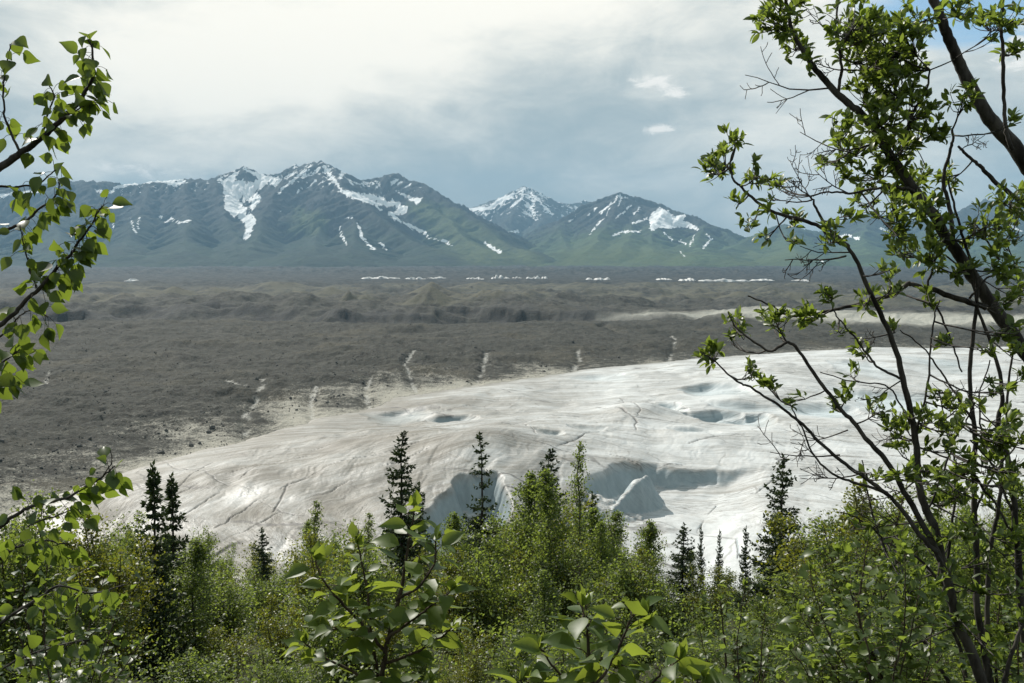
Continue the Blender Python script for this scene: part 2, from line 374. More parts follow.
def moraine_z(X, Y, sd):
    r = np.hypot(X, Y)
    z = base_z(X, Y)
    far = sst(900, 1250, r); fade = sst(0, 60, -sd)
    uu, _ = project(X, Y, z)
    pale = sst(-6, 10, poly_sd(uu, 258 + 70000. / np.maximum(Y, 1) * 1.0, PALE) * 4)
    pale = pale * (Y > 900)
    amp = far * (1 - .55 * sst(2800, 4200, r)) * (1 - pale)
    z = z + (6.5 * fbm(X / 210, Y / 210, 3, 61) + 2.6 * ridged(X / 80 + .4 * pn(X / 60, Y / 60, 68), Y / 90, 5, 62, .5) + .7 * ridged(X / 22, Y / 30, 3, 69)) * fade * (.6 + .4 * far)
    z = z + (.9 * fbm(X / 14, Y / 14, 4, 63) + .4 * ridged(X / 5, Y / 5, 3, 64)) * (.25 + .75 * fade)
    q = fbm(X / 70 + .5 * pn(X / 30, Y / 30, 86), Y / 55, 4, 85); w_ = sst(.05, .35, pn(X / 130, Y / 130, 87) + .2)
    z = z + .75 * (sst(-.03, .03, q) + sst(.22, .26, q) + sst(-.30, -.26, q)) * w_ * fade
    lump = 12 * (ridged(X / 330 + .3 * pn(X / 200, Y / 200, 3), Y / 430, 5, 65, .55) - 1.15) * amp
    z = z + lump * sst(1150, 1500, r)
    # broken step of dirty ice where the far field begins
    st = 1140 + 110 * fbm(X / 260, Y / 500, 3, 71) + 60 * pn(X / 70, Y / 70, 72)
    step = sst(0, 95, Y - st + 30 * fbm(X / 70, Y / 50, 4, 75)) * (1 - sst(250, 700, Y - st)) * (1 - .75 * sst(520, 640, uu))
    z = z + 14 * step * (1 + .35 * fbm(X / 60, Y / 60, 3, 73))
    tan = np.zeros(X.shape)
    for u, v, Yc, w, h in CONES:
        p = at(u, v, Yc); w = w * 1.2; L = w * 1.7
        m = np.nonzero((np.abs(X - p[0]) < L) & (np.abs(Y - Yc) < L * 1.5))
        if not len(m[0]): continue
        x_, y_ = X[m], Y[m]
        d = np.hypot(x_ - p[0], (y_ - Yc) * .7); a = np.arctan2(y_ - Yc, x_ - p[0])
        d = d * (1 + .3 * pn(x_ / 80, y_ / 80, 74) + .10 * ridged(a * 2.2 + u, d / 150, 2, 76))
        k = np.clip(1 - d / w, 0, 1); zc = p[2] - h * 1.3 * (d / w) ** .9
        z[m] = np.where(k > 0, np.maximum(z[m], zc), z[m])
        tan[m] = np.maximum(tan[m], sst(0, .4, k))
    flt = sst(2900, 3300, Y) * (1 - sst(4100, 4600, Y)); z = z * (1 - flt) + (-4.5 + 2.2 * fbm(X / 60, Y / 90, 3, 78)) * flt + 9 * (ridged(X / 120, Y / 210, 4, 77) - .6) * sst(4300, 4800, Y) * (1 - sst(6200, 6800, Y))
    lim = 70 - (23.6 - 1.8 * fbm(X / 150, Y / 400, 3, 79)) / 1000 * Y; z = np.where((Y > 1250) & (Y < 3300), np.where(z > lim, lim + .12 * (z - lim) , z), z)      # nothing nearer stands taller than this shallow rise
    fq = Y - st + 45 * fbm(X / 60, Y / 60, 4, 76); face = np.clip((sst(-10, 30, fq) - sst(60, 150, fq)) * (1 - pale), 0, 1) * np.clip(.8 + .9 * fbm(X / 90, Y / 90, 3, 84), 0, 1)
    water = np.zeros(X.shape)
    for i, s_ in enumerate(STREAMS):
        P = [tuple(flat(u, v, 2)[:2]) for u, v in s_]
        d, a, _ = seg_dist(X + 1.3 * pn(X / 4, Y / 4, 80), Y + 2.5 * pn(X / 5, Y / 5, 81), P)
        z = z - 1.3 * np.exp(-(d / 3.2) ** 2)
        water = np.maximum(water, (1 - sst(.3, 1.9 if i in (0, 4, 5, 6) else 1.3, d)) * sst(-.35, .1, fbm(X / 11, Y / 18, 3, 83)))
    # thin ice lip overhanging right of centre
    P = [tuple(flat(u, v, 1)[:2]) for u, v in [(592, 328), (606, 327), (626, 334), (628, 338), (612, 336)]]
    k = sst(-2, 12, poly_sd(X, Y, P)); z = z - 8 * k
    inside = sst(0, 25, sd)
    z = z - np.where(sd > 0, .35 * sd + .4, 0.0).clip(0, 9)
    return z, face, water, tan, pale, far

mo = G('moraine_debris')
P = mo.pos(); P2 = mo.scale(P, (1, 1, .3))
m1 = mo.noise(P2, .012, 5, .6); m2 = mo.noise(P2, .16, 6, .7); m3 = mo.noise(P2, 1.3, 5, .75); v1 = mo.voro(P2, .55); v2 = mo.voro(P2, 1.7)
near = mo.mix(mo.ramp(m2, .32, .7), (.034, .033, .028), (.077, .076, .065))
near = mo.mix(mo.math('MULTIPLY', mo.ramp(mo.noise(P2, .03, 6, .7), .42, .6), .5), near, (.044, .045, .037))
near = mo.mix(mo.math('MULTIPLY', mo.ramp(m1, .5, .68), .55), near, (.100, .090, .066))
near = mo.mix(mo.math('MULTIPLY', mo.ramp(mo.noise(P2, .07, 7, .75), .56, .62), .6), near, (.034, .034, .031))
near = mo.mix(mo.math('MULTIPLY', mo.ramp(m3, .5, .8), .6), near, (.15, .145, .125))
near = mo.mix(mo.math('MULTIPLY', mo.ramp(v1, .06, .3, 1.0, 0.0), .55), near, (.03, .029, .027))
farc = mo.mix(mo.ramp(mo.noise(P2, .05, 8, .85), .40, .60), (.022, .022, .021), (.092, .090, .076))
c = mo.mix(mo.math('MULTIPLY', mo.attr('far'), .7), near, farc)
c = mo.mix(mo.math('MULTIPLY', mo.math('MULTIPLY', mo.attr('tan'), mo.ramp(mo.noise(P2, .03, 5, .65), .38, .55)), .8), c, mo.mix(m2, (.085, .081, .058), (.135, .130, .094)))
c = mo.mix(mo.math('MULTIPLY', mo.attr('face'), .65), c, mo.mix(m2, (.022, .023, .025), (.085, .085, .085)))  # step of dirty ice, its shade also put into the darker colour
c = mo.mix(mo.math('MULTIPLY', mo.attr('pale'), .9), c, mo.mix(m2, (.34, .335, .29), (.48, .475, .42)))
# pale ice showing through the thin grit near the glacier edge
c = mo.mix(mo.math('MULTIPLY', mo.attr('outer'), .9), c, mo.mix(mo.ramp(mo.noise(mo.scale(P, (1, .5, 1)), .035, 8, .8), .42, .6), (.010, .011, .010), (.062, .062, .055)))
c = mo.mix(mo.math('MULTIPLY', mo.attr('crag'), .5), c, mo.mix(m3, (.016, .016, .016), (.06, .058, .052)))  # steep crag faces darkened in the colour to deepen their shadows
fr = mo.math('ADD', mo.attr('edge'), mo.math('ADD', mo.math('MULTIPLY', mo.math('SUBTRACT', m3, .5), 1.5), mo.math('MULTIPLY', mo.math('SUBTRACT', m2, .5), 1.3)))
fr = mo.math('SUBTRACT', fr, mo.ramp(v2, .1, .35, .35, 0.0))
c = mo.mix(mo.math('MULTIPLY', mo.ramp(fr, .34, .85), .85), c, (.42, .40, .34))
wf = mo.math('MULTIPLY', mo.attr('water'), mo.ramp(m3, .34, .56))
c = mo.mix(mo.math('MULTIPLY', wf, .8), c, (.50, .49, .45))
hb = mo.math('ADD', mo.math('MULTIPLY', m2, 2.2), mo.math('ADD', mo.math('MULTIPLY', m3, .7), mo.math('MULTIPLY', v1, .5)))
MORAINE = mo.done(mo.bsdf(c, .9, .12, mo.bump(hb, .8, 1.0)))

inv = np.linspace(1 / 205., 1 / 8200., 3000); rr = 1 / inv
dens = 1 / rr ** 2 + 1.0 / (rr * 2600.)
lr = np.geomspace(205, 8200, 6000); cd = np.concatenate([[0], np.cumsum((1 / lr[:-1] ** 2 + 1 / (lr[:-1] * 2300.)) * np.diff(lr))])
r = np.interp(np.linspace(0, cd[-1], 860), cd, lr)
th = np.radians(np.linspace(-40, 40, 880))
X, Y = polar(r, th); sd, al, raw = warp_sd(X, Y)
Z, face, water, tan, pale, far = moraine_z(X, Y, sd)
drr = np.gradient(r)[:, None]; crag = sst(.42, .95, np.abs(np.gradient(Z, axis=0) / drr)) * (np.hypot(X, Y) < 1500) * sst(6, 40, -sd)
fringe = 1.25 * np.exp(-np.maximum(-sd, 0) / 48.) * (1 - .45 * sst(430, 620, project(X, Y, Z)[0])) * (.7 + .5 * pn(X / 40, Y / 40, 90))
f = grid_faces(*X.shape, keep=(np.minimum.reduce([sd[:-1, :-1], sd[1:, :-1], sd[:-1, 1:], sd[1:, 1:]]) < 40))
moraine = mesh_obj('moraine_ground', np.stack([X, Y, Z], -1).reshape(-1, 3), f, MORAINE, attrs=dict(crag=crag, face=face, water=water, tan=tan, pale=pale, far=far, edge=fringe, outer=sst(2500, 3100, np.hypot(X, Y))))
tag(moraine, kind='structure')
# the valley floor beyond the sides
p = mesh_obj('valley_ground', [(-11800, -400, -48), (11800, -400, -48), (11800, 17200, -48), (-11800, 17200, -48)], np.array([[0, 1, 2, 3]]), MORAINE)
tag(p, kind='structure')

# loose boulders and stones on the debris
ROCK = G('boulder_stone'); nr = ROCK.noise(ROCK.pos(), 1.5, 4, .7)
ROCK = ROCK.done(ROCK.bsdf(ROCK.mix(nr, (.035, .034, .032), (.16, .155, .14)), .9, .15))
def rocks(n, pick, size):
    t = (1 + 5 ** .5) / 2
    ico = np.array([(-1, t, 0), (1, t, 0), (-1, -t, 0), (1, -t, 0), (0, -1, t), (0, 1, t), (0, -1, -t), (0, 1, -t), (t, 0, -1), (t, 0, 1), (-t, 0, -1), (-t, 0, 1)]) / 1.9
    fa = np.array([(0, 11, 5), (0, 5, 1), (0, 1, 7), (0, 7, 10), (0, 10, 11), (1, 5, 9), (5, 11, 4), (11, 10, 2), (10, 7, 6), (7, 1, 8), (3, 9, 4), (3, 4, 2), (3, 2, 6), (3, 6, 8), (3, 8, 9), (4, 9, 5), (2, 4, 11), (6, 2, 10), (8, 6, 7), (9, 8, 1)])
    x, y = pick(n); sd, _, _ = warp_sd(x, y); ok = sd < -3; x = x[ok]; y = y[ok]; sd = sd[ok]
    z = moraine_z(x, y, sd)[0]; n = len(x)
    s = size(n)[:, None, None] * (1 + rng.uniform(-.35, .35, (n, 12, 1))) * rng.uniform(.6, 1.2, (n, 1, 3))
    a = rng.uniform(0, 6.28, n)[:, None]
    v = ico[None] * s; vx = v[..., 0] * np.cos(a) - v[..., 1] * np.sin(a); vy = v[..., 0] * np.sin(a) + v[..., 1] * np.cos(a)
    V = np.stack([vx + x[:, None], vy + y[:, None], v[..., 2] * .8 + z[:, None] + .2], -1).reshape(-1, 3)
    F = (fa[None] + 12 * np.arange(n)[:, None, None]).reshape(-1, 3)
    o = mesh_obj('rubble', V, F, ROCK, smooth=False); tag(o, kind='stuff')
def pick_r(n):
    r = 1 / rng.uniform(1 / 1000, 1 / 285, n); a = np.radians(rng.uniform(-32, 34, n)); x = r * np.sin(a); y = r * np.cos(a)
    k = fbm(x / 30, y / 30, 3, 97) > rng.uniform(-.5, .6, n); return x[k], y[k]
rocks(16000, pick_r, lambda n: .22 * rng.pareto(2.6, n).clip(0, 5) + .22)

# pale strips of bare ice far out on the debris field
ICE2 = G('bare_ice'); ni = ICE2.noise(ICE2.pos(), .05, 5, .6)
ICE2 = ICE2.done(ICE2.bsdf(ICE2.mix(ICE2.ramp(ni, .35, .65), (.28, .28, .27), (.62, .62, .60)), .6, .3))
for u0, u1, v, _y, hp in [(361, 399, 277.5, 3600, 2.4), (404, 425, 278, 3600, 2.2), (426, 446, 277.5, 3500, 2.0), (466, 484, 278, 3600, 2.2), (491, 510, 277, 3500, 3.0), (512, 522, 277.5, 3600, 1.8),
                          (526, 548, 277.3, 3500, 2.4), (586, 611, 278.5, 3500, 2.6), (657, 672, 279, 3500, 1.8), (681, 696, 279.5, 3500, 2.8), (700, 752, 279.8, 3400, 3.0), (753, 776, 279.8, 3500, 2.0), (795, 809, 280, 3400, 2.2), (125, 134, 280, 3400, 1.4)]:
    Yc = 74.5 / (v + hp / 2 - 258) * 1000; n = 40; t = np.linspace(0, 1, n); px0 = at(u0, v, Yc); px1 = at(u1, v, Yc)
    xs = px0[0] + t * (px1[0] - px0[0])
    hh = 1.1 * hp * Yc / 1000 * (np.sin(t * math.pi) ** .4) * (.6 + .75 * fbm(t * 5, t * 0 + u0, 4, 5).clip(-.75, 1))
    V = []
    for k, (dyy, zz) in enumerate([(-14, -6), (-5, .6), (8, 1.0), (45, .9), (110, -6)]):
        zv = np.where(zz > 0, -4.5 + zz * hh, -4.5 + zz)
        V.append(np.stack([xs, Yc + dyy + 9 * fbm(t * 7, t * 0 + k, 2, int(u0)), zv], -1))
    o = mesh_obj('ice_patch', np.concatenate(V), grid_faces(5, n), ICE2); tag(o, kind='structure')

# ------------------------------------------------------------------ mountains
def mountain_mat(name, green, rock, line):
    m = G(name); P = m.pos(); z = m.n('SeparateXYZ'); m.put(z.inputs[0], P); z = z.outputs[2]
    a = m.noise(P, .004, 6, .65); b = m.noise(P, .02, 6, .7); d = m.noise(m.scale(P, (1, .5, .25)), .03, 5, .7)
    g_ = m.mix(m.ramp(a, .35, .65), tuple(x * .55 for x in green), tuple(x * 1.25 for x in green))
    g_ = m.mix(m.math('MULTIPLY', m.ramp(b, .45, .62), .7), g_, tuple(x * .4 for x in green))
    r_ = m.mix(m.ramp(d, .35, .65), tuple(x * .5 for x in rock), tuple(x * 1.6 for x in rock))
    hgt = m.math('ADD', z, m.math('MULTIPLY', m.math('SUBTRACT', a, .5), 600.0))
    g_ = m.mix(m.math('MULTIPLY', m.attr('lit_green'), m.ramp(b, .3, .6)), g_, (.075, .095, .030))  # lighter green painted in for sun on these slopes
    hgt = m.math('SUBTRACT', hgt, m.math('MULTIPLY', m.attr('lit_green'), 380.0))
    c = m.mix(m.ramp(m.math('ADD', hgt, m.math('MULTIPLY', m.attr('steep'), 260.0)), line - 120, line + 220), g_, r_)
    e = m.noise(P, .055, 5, .7)
    sn = m.math('ADD', m.math('ADD', m.attr('snow'), m.math('MULTIPLY', m.math('SUBTRACT', e, .5), 1.0)), m.math('ADD', m.math('MULTIPLY', m.math('SUBTRACT', b, .5), 1.25), m.math('MULTIPLY', m.math('SUBTRACT', d, .5), 1.1)))
    c = m.mix(m.ramp(sn, .46, .56), c, (.93, .93, .92))
    return m.done(m.bsdf(c, .9, .1, m.bump(m.math('ADD', b, d), .6, 14.0)))
def massif(name, x0, x1, y0, y1, res, ridges, snow, mat, slope=.56, sline=900., seed=0, speck=1.0):
    xs = np.arange(x0, x1, res); ys = np.arange(y0, y1, res * 1.15)
    X, Y = np.meshgrid(xs, ys)
    Xw = X + 55 * fbm(X / 700, Y / 700, 3, seed + 1); Yw = Y + 55 * fbm(X / 700, Y / 700, 3, seed + 2)
    Z = np.full(X.shape, -60.0); RB = np.zeros(X.shape); R3 = np.zeros(X.shape)
    for i, rd in enumerate(ridges):
        P = [tuple(at(*q)) for q in rd]
        k = min(1, .35 + i)                                    # crest follows its line closely
        d, al, ev = seg_dist(X * (1 - k * .7) + Xw * k * .7, Y * (1 - k * .7) + Yw * k * .7, P)
        rib = ridged(al / 330. + i * 9.1, d / 2600., 3, seed + 10 + i, .55)
        rib3 = ridged(al / 42. + i * 5.3, d / 330. + .5 * pn(al / 120, d / 150, seed + 7), 3, seed + 60 + i, .6)
        rib2 = ridged(al / 95. + i * 3.7, d / 900., 3, seed + 40 + i, .5)
        h = ev - slope * d * (1 + .16 * pn(al / 800, d / 900, seed + 5)) + np.minimum(d * .28, 130) * (rib - .95) + np.minimum(d * .12, 36) * (rib2 - .9)
        h = np.where(h < 260, 260 - (260 - h) * (.42 + .58 * np.exp(-np.maximum(260 - h, 0) / 240.)), h)   # long aprons
        m_ = h > Z; RB = np.where(m_, rib * .6 + rib2 * .6, RB); R3 = np.where(m_, rib3, R3); Z = np.maximum(Z, h)
    hf = np.clip((Z - 20) / 600, 0, 1)
    Z = Z + hf * (17 * (ridged(X / 110, Y / 150, 4, seed + 70) - 1.1) + 7 * fbm(X / 32, Y / 40, 3, seed + 71)) + 5 * fbm(X / 60, Y / 60, 3, seed + 72) * (1 - hf)
    gy, gx = np.gradient(Z, res * 1.15, res); steep = np.hypot(gx, gy)
    lap = Z - (np.roll(Z, 6, 0) + np.roll(Z, -6, 0) + np.roll(Z, 6, 1) + np.roll(Z, -6, 1)) / 4
    uu, vv = project(X, Y, Z)
    uu = uu + 1.6 * fbm(X / 60, Y / 60, 3, seed + 80); vv = vv + 1.3 * fbm(X / 60, Y / 60, 3, seed + 81)
    R3 = R3 + 0
    sn = sst(sline - 280, sline + 250, Z) * .5 * speck + np.clip(-lap / 12, -.3, .42) * sst(sline - 550, sline, Z) - .10 * (steep > 1.1) + sst(sline - 520, sline + 60, Z) * np.clip(.85 - RB, 0, 1) * .60 * speck + sst(sline - 270, sline - 40, Z + 60 * (R3 - .8)) * sst(.75, 1.25, R3) * .5 * speck * (1 - .75 * (1 - sst(190, 225, uu)) * (seed == 100))
    lit_green = np.zeros(X.shape)
    for p in LIT_GREEN: lit_green = np.maximum(lit_green, sst(-9, 9, poly_sd(uu, vv, p) + 4 * fbm(X / 250, Y / 250, 3, seed + 83)))
    for w, pts in snow:
        if w > 0:                                              # a streak of that half width
            d, _, _ = seg_dist(uu, vv, pts); sn = np.maximum(sn, .95 * (1 - sst(w * .35, w * 1.25, d)))
        else: sn = np.maximum(sn, sst(-1.2, 1.0, poly_sd(uu, vv, pts)) * .80)
    dark = [p for w, p in snow if w == -2]
    for p in dark: sn = np.where(poly_sd(uu, vv, p) > -.5, .12, sn)
    o = mesh_obj(name, np.stack([X, Y, Z], -1).reshape(-1, 3), grid_faces(*X.shape), mat, attrs=dict(snow=sn, steep=steep, lit_green=lit_green))
    tag(o, kind='structure')
# green flanks whose sunlight is put into the colour
LIT_GREEN = [[(404, 206), (424, 196), (450, 206), (480, 226), (520, 256), (535, 264), (470, 264), (430, 240)], [(296, 205), (330, 215), (320, 232), (290, 235)], [(560, 250), (605, 232), (640, 240), (690, 255), (700, 268), (560, 268)], [(700, 270), (745, 250), (800, 240), (830, 268)], [(505, 250), (530, 248), (545, 264), (510, 266)]]
M1 = mountain_mat('mountain_rock', (.024, .038, .018), (.030, .031, .030), 520.)
M2 = mountain_mat('mountain_far_rock', (.062, .092, .036), (.036, .038, .036), 460.)
left_ridges = [
    [(-330, 196, 10500), (-60, 190, 10500), (20, 186, 10500), (60, 182, 10500), (95, 180, 10300), (125, 184, 10400), (150, 182, 10500), (185, 179, 10600), (212, 178, 10600), (226, 172, 10700), (243, 165.5, 10800), (262, 174, 10900),
     (278, 174, 11300), (295, 164, 11500), (299, 168, 11400), (308, 163.5, 10900), (320, 160.5, 10500), (327, 163, 10400), (338, 172, 10300), (348, 179, 10300), (362, 180, 10500), (378, 177, 10600), (388, 173.5, 10600), (397, 173, 10600), (408, 180, 10500), (420, 182, 10400), (432, 191, 10200),
     (450, 203, 9900), (468, 213, 9600), (484, 224, 9300), (500, 239, 8900), (516, 252, 8400), (535, 264, 7600)],
    [(330, 166, 10400), (341, 186, 9600), (347, 189, 9400), (362, 202, 9050), (385, 222, 8600), (410, 240, 8200), (440, 257, 7700)],
    [(312, 163, 10700), (296, 174, 10200), (284, 186, 9900), (273, 198, 9600), (264, 212, 9200), (258, 232, 8600), (250, 258, 7500)],
    [(214, 178, 10600), (222, 195, 10000), (226, 214, 9400), (236, 236, 8700), (236, 259, 7500)],
    [(150, 182, 10500), (140, 210, 9500), (128, 240, 8500), (122, 262, 7300)], [(60, 182, 10500), (55, 215, 9400), (62, 262, 7300)], [(-40, 189, 10500), (-50, 225, 9200), (-40, 262, 7300)],
    [(185, 179, 10600), (188, 212, 9400), (182, 262, 7300)],
    [(412, 181, 10500), (428, 203, 9800), (448, 219, 9300), (470, 240, 8600), (488, 259, 7800)], [(320, 161, 10500), (322, 200, 9400), (316, 235, 8500), (318, 262, 7300)],
    [(347, 190, 9400), (355, 222, 8700), (352, 262, 7300)], [(-180, 190, 10500), (-190, 262, 7300)]]
left_snow = [
    (0, [(222, 181), (232, 174), (243, 168), (258, 172), (268, 176), (283, 179), (276, 186), (267, 184), (256, 192), (262, 198), (256, 206), (251, 212), (257, 220), (252, 230), (249, 239), (243, 240), (245, 228), (244, 222), (230, 215), (224, 208), (224, 196)]),
    (-2, [(235, 181), (241, 168), (247, 172), (257, 178), (253, 182), (247, 183), (243, 178)]), (-2, [(250, 214), (247, 207), (240, 200), (243, 198), (250, 204)]),
    (0, [(336, 191), (345, 189), (358, 192), (370, 193), (385, 197), (398, 202), (407, 206), (408, 212), (401, 217), (394, 213), (397, 208), (380, 205), (365, 203), (350, 198)]),
    (2.0, [(400, 214), (388, 213), (398, 220), (412, 227), (424, 232), (430, 237)]), (1.2, [(432, 238), (448, 243), (452, 246)]), (1.3, [(372, 204), (384, 210)]),
    (0, [(395, 190), (404, 193), (412, 197), (423, 198), (418, 205), (413, 202), (404, 197)]), (1.6, [(485, 243), (494, 249), (500, 252)]),
    (2.0, [(118, 187), (140, 182), (160, 181), (183, 179)]), (2.6, [(166, 181), (176, 185), (183, 181)]), (1.5, [(96, 191), (112, 192), (116, 187)]), (1.0, [(131, 218), (133, 228), (137, 234)]), (.9, [(140, 217), (137, 228)]),
    (1.0, [(112, 215), (113, 228)]), (1.1, [(160, 216), (166, 222), (171, 218), (178, 223), (190, 220)]), (1.5, [(310, 168), (298, 176), (286, 186), (279, 194)]), (1.8, [(324, 166), (333, 178), (340, 188)]),
    (1.2, [(340, 225), (342, 236), (346, 244)]), (1.3, [(358, 224), (362, 237), (369, 245), (374, 249)]), (1.1, [(380, 243), (386, 250)]), (.9, [(345, 218), (356, 217)]), (2.2, [(345, 170), (340, 178)]), (1.0, [(300, 190), (296, 192)]), (1.0, [(281, 210), (284, 210)]),
    (1.6, [(0, 196), (20, 192), (40, 192)]), (1.2, [(60, 200), (66, 206)])]
massif('mountain', -9300, 1100, 6300, 13600, 15., left_ridges, left_snow, M1, .56, 980., 100)
mid_ridges = [
    [(430, 215, 15600), (455, 207, 15600), (470, 208, 15800), (486, 203, 15600), (506, 195, 15300), (519, 187.5, 15200), (525, 186, 15200), (532, 188, 15200), (545, 198, 15300), (556, 202, 15300), (572, 204, 15400), (584, 200, 15600), (600, 205, 15600)],
    [(525, 186, 15200), (520, 205, 14200), (505, 222, 13300), (512, 245, 12000)], [(532, 188, 15200), (545, 215, 13900), (530, 240, 12300)], [(486, 203, 15600), (480, 225, 14000), (500, 250, 12200)]]
massif('far_mountain', -2600, 2100, 11800, 16800, 17., mid_ridges, [(2.5, [(470, 210), (490, 208), (500, 200), (512, 196)]), (2.0, [(476, 216), (486, 222)]), (1.6, [(505, 234), (518, 231)]), (1.2, [(524, 188), (522, 198), (512, 206)]), (1.3, [(530, 192), (544, 206), (552, 214)])], M2, .60, 790., 200, .85)
cen_ridges = [
    [(520, 262, 8600), (545, 243, 9600), (560, 226, 10600), (575, 213, 11400), (590, 205, 11700), (604, 200, 11600), (614, 195, 11300), (621, 192, 11100), (628, 198, 11000), (640, 204, 10900), (651, 208, 10700), (662, 206, 10500), (672, 210, 10400), (690, 215, 10200), (705, 223, 10000), (722, 230, 9800), (733, 238, 9600), (742, 248, 9300), (760, 266, 8200)],
    [(621, 192, 11100), (612, 215, 10200), (600, 235, 9300), (585, 262, 7700)], [(663, 206, 10500), (652, 226, 9700), (650, 245, 8900), (655, 266, 7500)], [(640, 204, 10900), (632, 230, 9600), (620, 262, 7600)],
    [(705, 223, 10000), (698, 245, 8900), (700, 267, 7400)], [(560, 226, 10600), (565, 250, 9000), (560, 266, 7600)]]
massif('centre_mountain', -1000, 3000, 6400, 13600, 14., cen_ridges,
       [(0, [(649, 220), (652, 212), (660, 208), (668, 210), (674, 216), (686, 215), (683, 220), (698, 227), (699, 231), (684, 227), (672, 229), (660, 228), (650, 231)]), (1.1, [(632, 223), (643, 220), (652, 217)]), (1.2, [(612, 236), (622, 232), (640, 231)]),
        (1.1, [(620, 194), (612, 203), (600, 213)]), (.8, [(622, 197), (618, 206)]), (1.0, [(632, 205), (616, 218)]), (1.0, [(712, 238), (703, 248)]), (.8, [(706, 234), (712, 239)]), (1.0, [(680, 252), (685, 256)]), (.9, [(596, 208), (588, 216)]), (.8, [(604, 218), (596, 226), (590, 234)]), (.8, [(640, 208), (634, 214)]), (.9, [(664, 232), (672, 240)]), (.7, [(610, 208), (606, 214)]), (.8, [(576, 216), (570, 222)]), (.7, [(694, 236), (690, 246)]), (1.2, [(680, 240), (686, 244)])], M2, .54, 900., 300, 1.1)
right_ridges = [
    [(690, 272, 7600), (712, 262, 8200), (735, 248, 8900), (752, 238, 9300), (770, 228, 9900), (785, 224, 10200), (800, 228, 10500), (820, 232, 10900), (838, 228, 11000), (856, 219, 11000), (872, 212, 11000), (888, 216, 11000), (905, 217, 11000), (925, 222, 10900), (945, 216, 10800), (968, 206, 10800), (985, 199, 10800), (1003, 201, 10800), (1024, 195, 10700), (1080, 188, 10600), (1200, 196, 10500), (1400, 190, 10500)],
    [(785, 224, 10200), (790, 245, 8900), (800, 268, 7300)], [(872, 212, 11000), (862, 240, 9300), (870, 268, 7300)], [(945, 216, 10800), (935, 242, 9200), (940, 268, 7300)], [(1003, 201, 10800), (1010, 238, 9200), (1020, 268, 7300)], [(1120, 190, 10600), (1110, 268, 7300)], [(1300, 193, 10500), (1290, 268, 7300)]]
massif('right_mountain', 1500, 9300, 6400, 13200, 16., right_ridges, [(1.8, [(836, 238), (850, 236), (858, 239)]), (1.3, [(820, 260), (824, 262)]), (1.4, [(1006, 222), (1016, 229), (1022, 231)]), (1.2, [(880, 228), (895, 234)]), (1.3, [(960, 225), (975, 234)])], M2, .54, 1150., 400)

# ------------------------------------------------------------------ air
hz = bpy.data.materials.new('haze'); hz.use_nodes = True; nt = hz.node_tree; nt.nodes.clear()
ho = nt.nodes.new('ShaderNodeOutputMaterial'); pv = nt.nodes.new('ShaderNodeVolumePrincipled')
pv.inputs['Color'].default_value = (.38, .64, .88, 1); pv.inputs['Density'].default_value = HAZE; pv.inputs['Anisotropy'].default_value = 0.0
nt.links.new(pv.outputs[0], ho.inputs['Volume'])
x, y0, y1, z0, z1 = 12000, -500, 17400, -63, 1450
V = [(-x, y0, z0), (x, y0, z0), (x, y1, z0), (-x, y1, z0), (-x, y0, z1), (x, y0, z1), (x, y1, z1), (-x, y1, z1)]
tag(mesh_obj('haze', V, np.array([[0, 3, 2, 1], [4, 5, 6, 7], [0, 1, 5, 4], [1, 2, 6, 5], [2, 3, 7, 6], [3, 0, 4, 7]]), hz, smooth=False), kind='stuff')
# ================================================================== vegetation
hx = np.linspace(-150, 150, 150); hy = np.concatenate([np.linspace(-14, 40, 90), np.linspace(41, 290, 130)])
X, Y = np.meshgrid(hx, hy); Z = hill_z(X, Y)
soil = G('hillside_soil'); a_ = soil.noise(soil.pos(), .8, 6, .7)
soil = soil.done(soil.bsdf(soil.mix(a_, (.012, .014, .007), (.05, .05, .025)), .95, .1))
tag(mesh_obj('hillside_ground', np.stack([X, Y, Z], -1).reshape(-1, 3), grid_faces(*X.shape), soil), kind='structure')

def leaf_mat(name, lo, hi, trans, rough=.42, tmix=.42, spec=.5):
    m = G(name); v = m.attr('var')
    base = m.mix(v, lo, hi); nz = m.noise(m.pos(), 45.0, 4, .7)
    base = m.mix(m.ramp(nz, .35, .7, 0.0, .45), base, tuple(x * .5 for x in lo))
    fl = m.n('NewGeometry').outputs['Backfacing']
    base = m.mix(m.math('MULTIPLY', fl, .12), base, tuple(min(1, x * 1.5 + .01) for x in hi))
    b = m.bsdf(base, rough, spec)
    t = m.n('BsdfTranslucent'); m.put(t.inputs[0], m.mix(v, tuple(x * .65 for x in trans), trans))
    mx = m.n('MixShader'); mx.inputs[0].default_value = tmix; m.t.links.new(b, mx.inputs[1]); m.t.links.new(t.outputs[0], mx.inputs[2])
    return m.done(mx.outputs[0])
def bark_mat(name, a, b, sc=14.0):
    m = G(name); n = m.noise(m.scale(m.n('TexCoord').outputs['Object'], (1, 1, .3)), sc, 6, .7)
    return m.done(m.bsdf(m.mix(m.ramp(n, .35, .68), a, b), .85, .25, m.bump(n, .6, .01)))
L_POP = leaf_mat('poplar_leaf', (.022, .048, .010), (.065, .11, .022), (.28, .38, .04), .42, .45, .45)
L_WIL = leaf_mat('willow_leaf', (.030, .058, .013), (.11, .152, .034), (.34, .45, .06), .42, .42, .45)
L_BIG = leaf_mat('balsam_leaf', (.040, .080, .014), (.125, .175, .032), (.36, .45, .05), .46, .42, .4)
L_MID = leaf_mat('shrub_leaf', (.022, .042, .010), (.135, .178, .052), (.34, .44, .065), .48, .46, .35)
L_YEL = leaf_mat('alder_leaf', (.045, .064, .009), (.16, .185, .026), (.34, .36, .03), .42, .42)
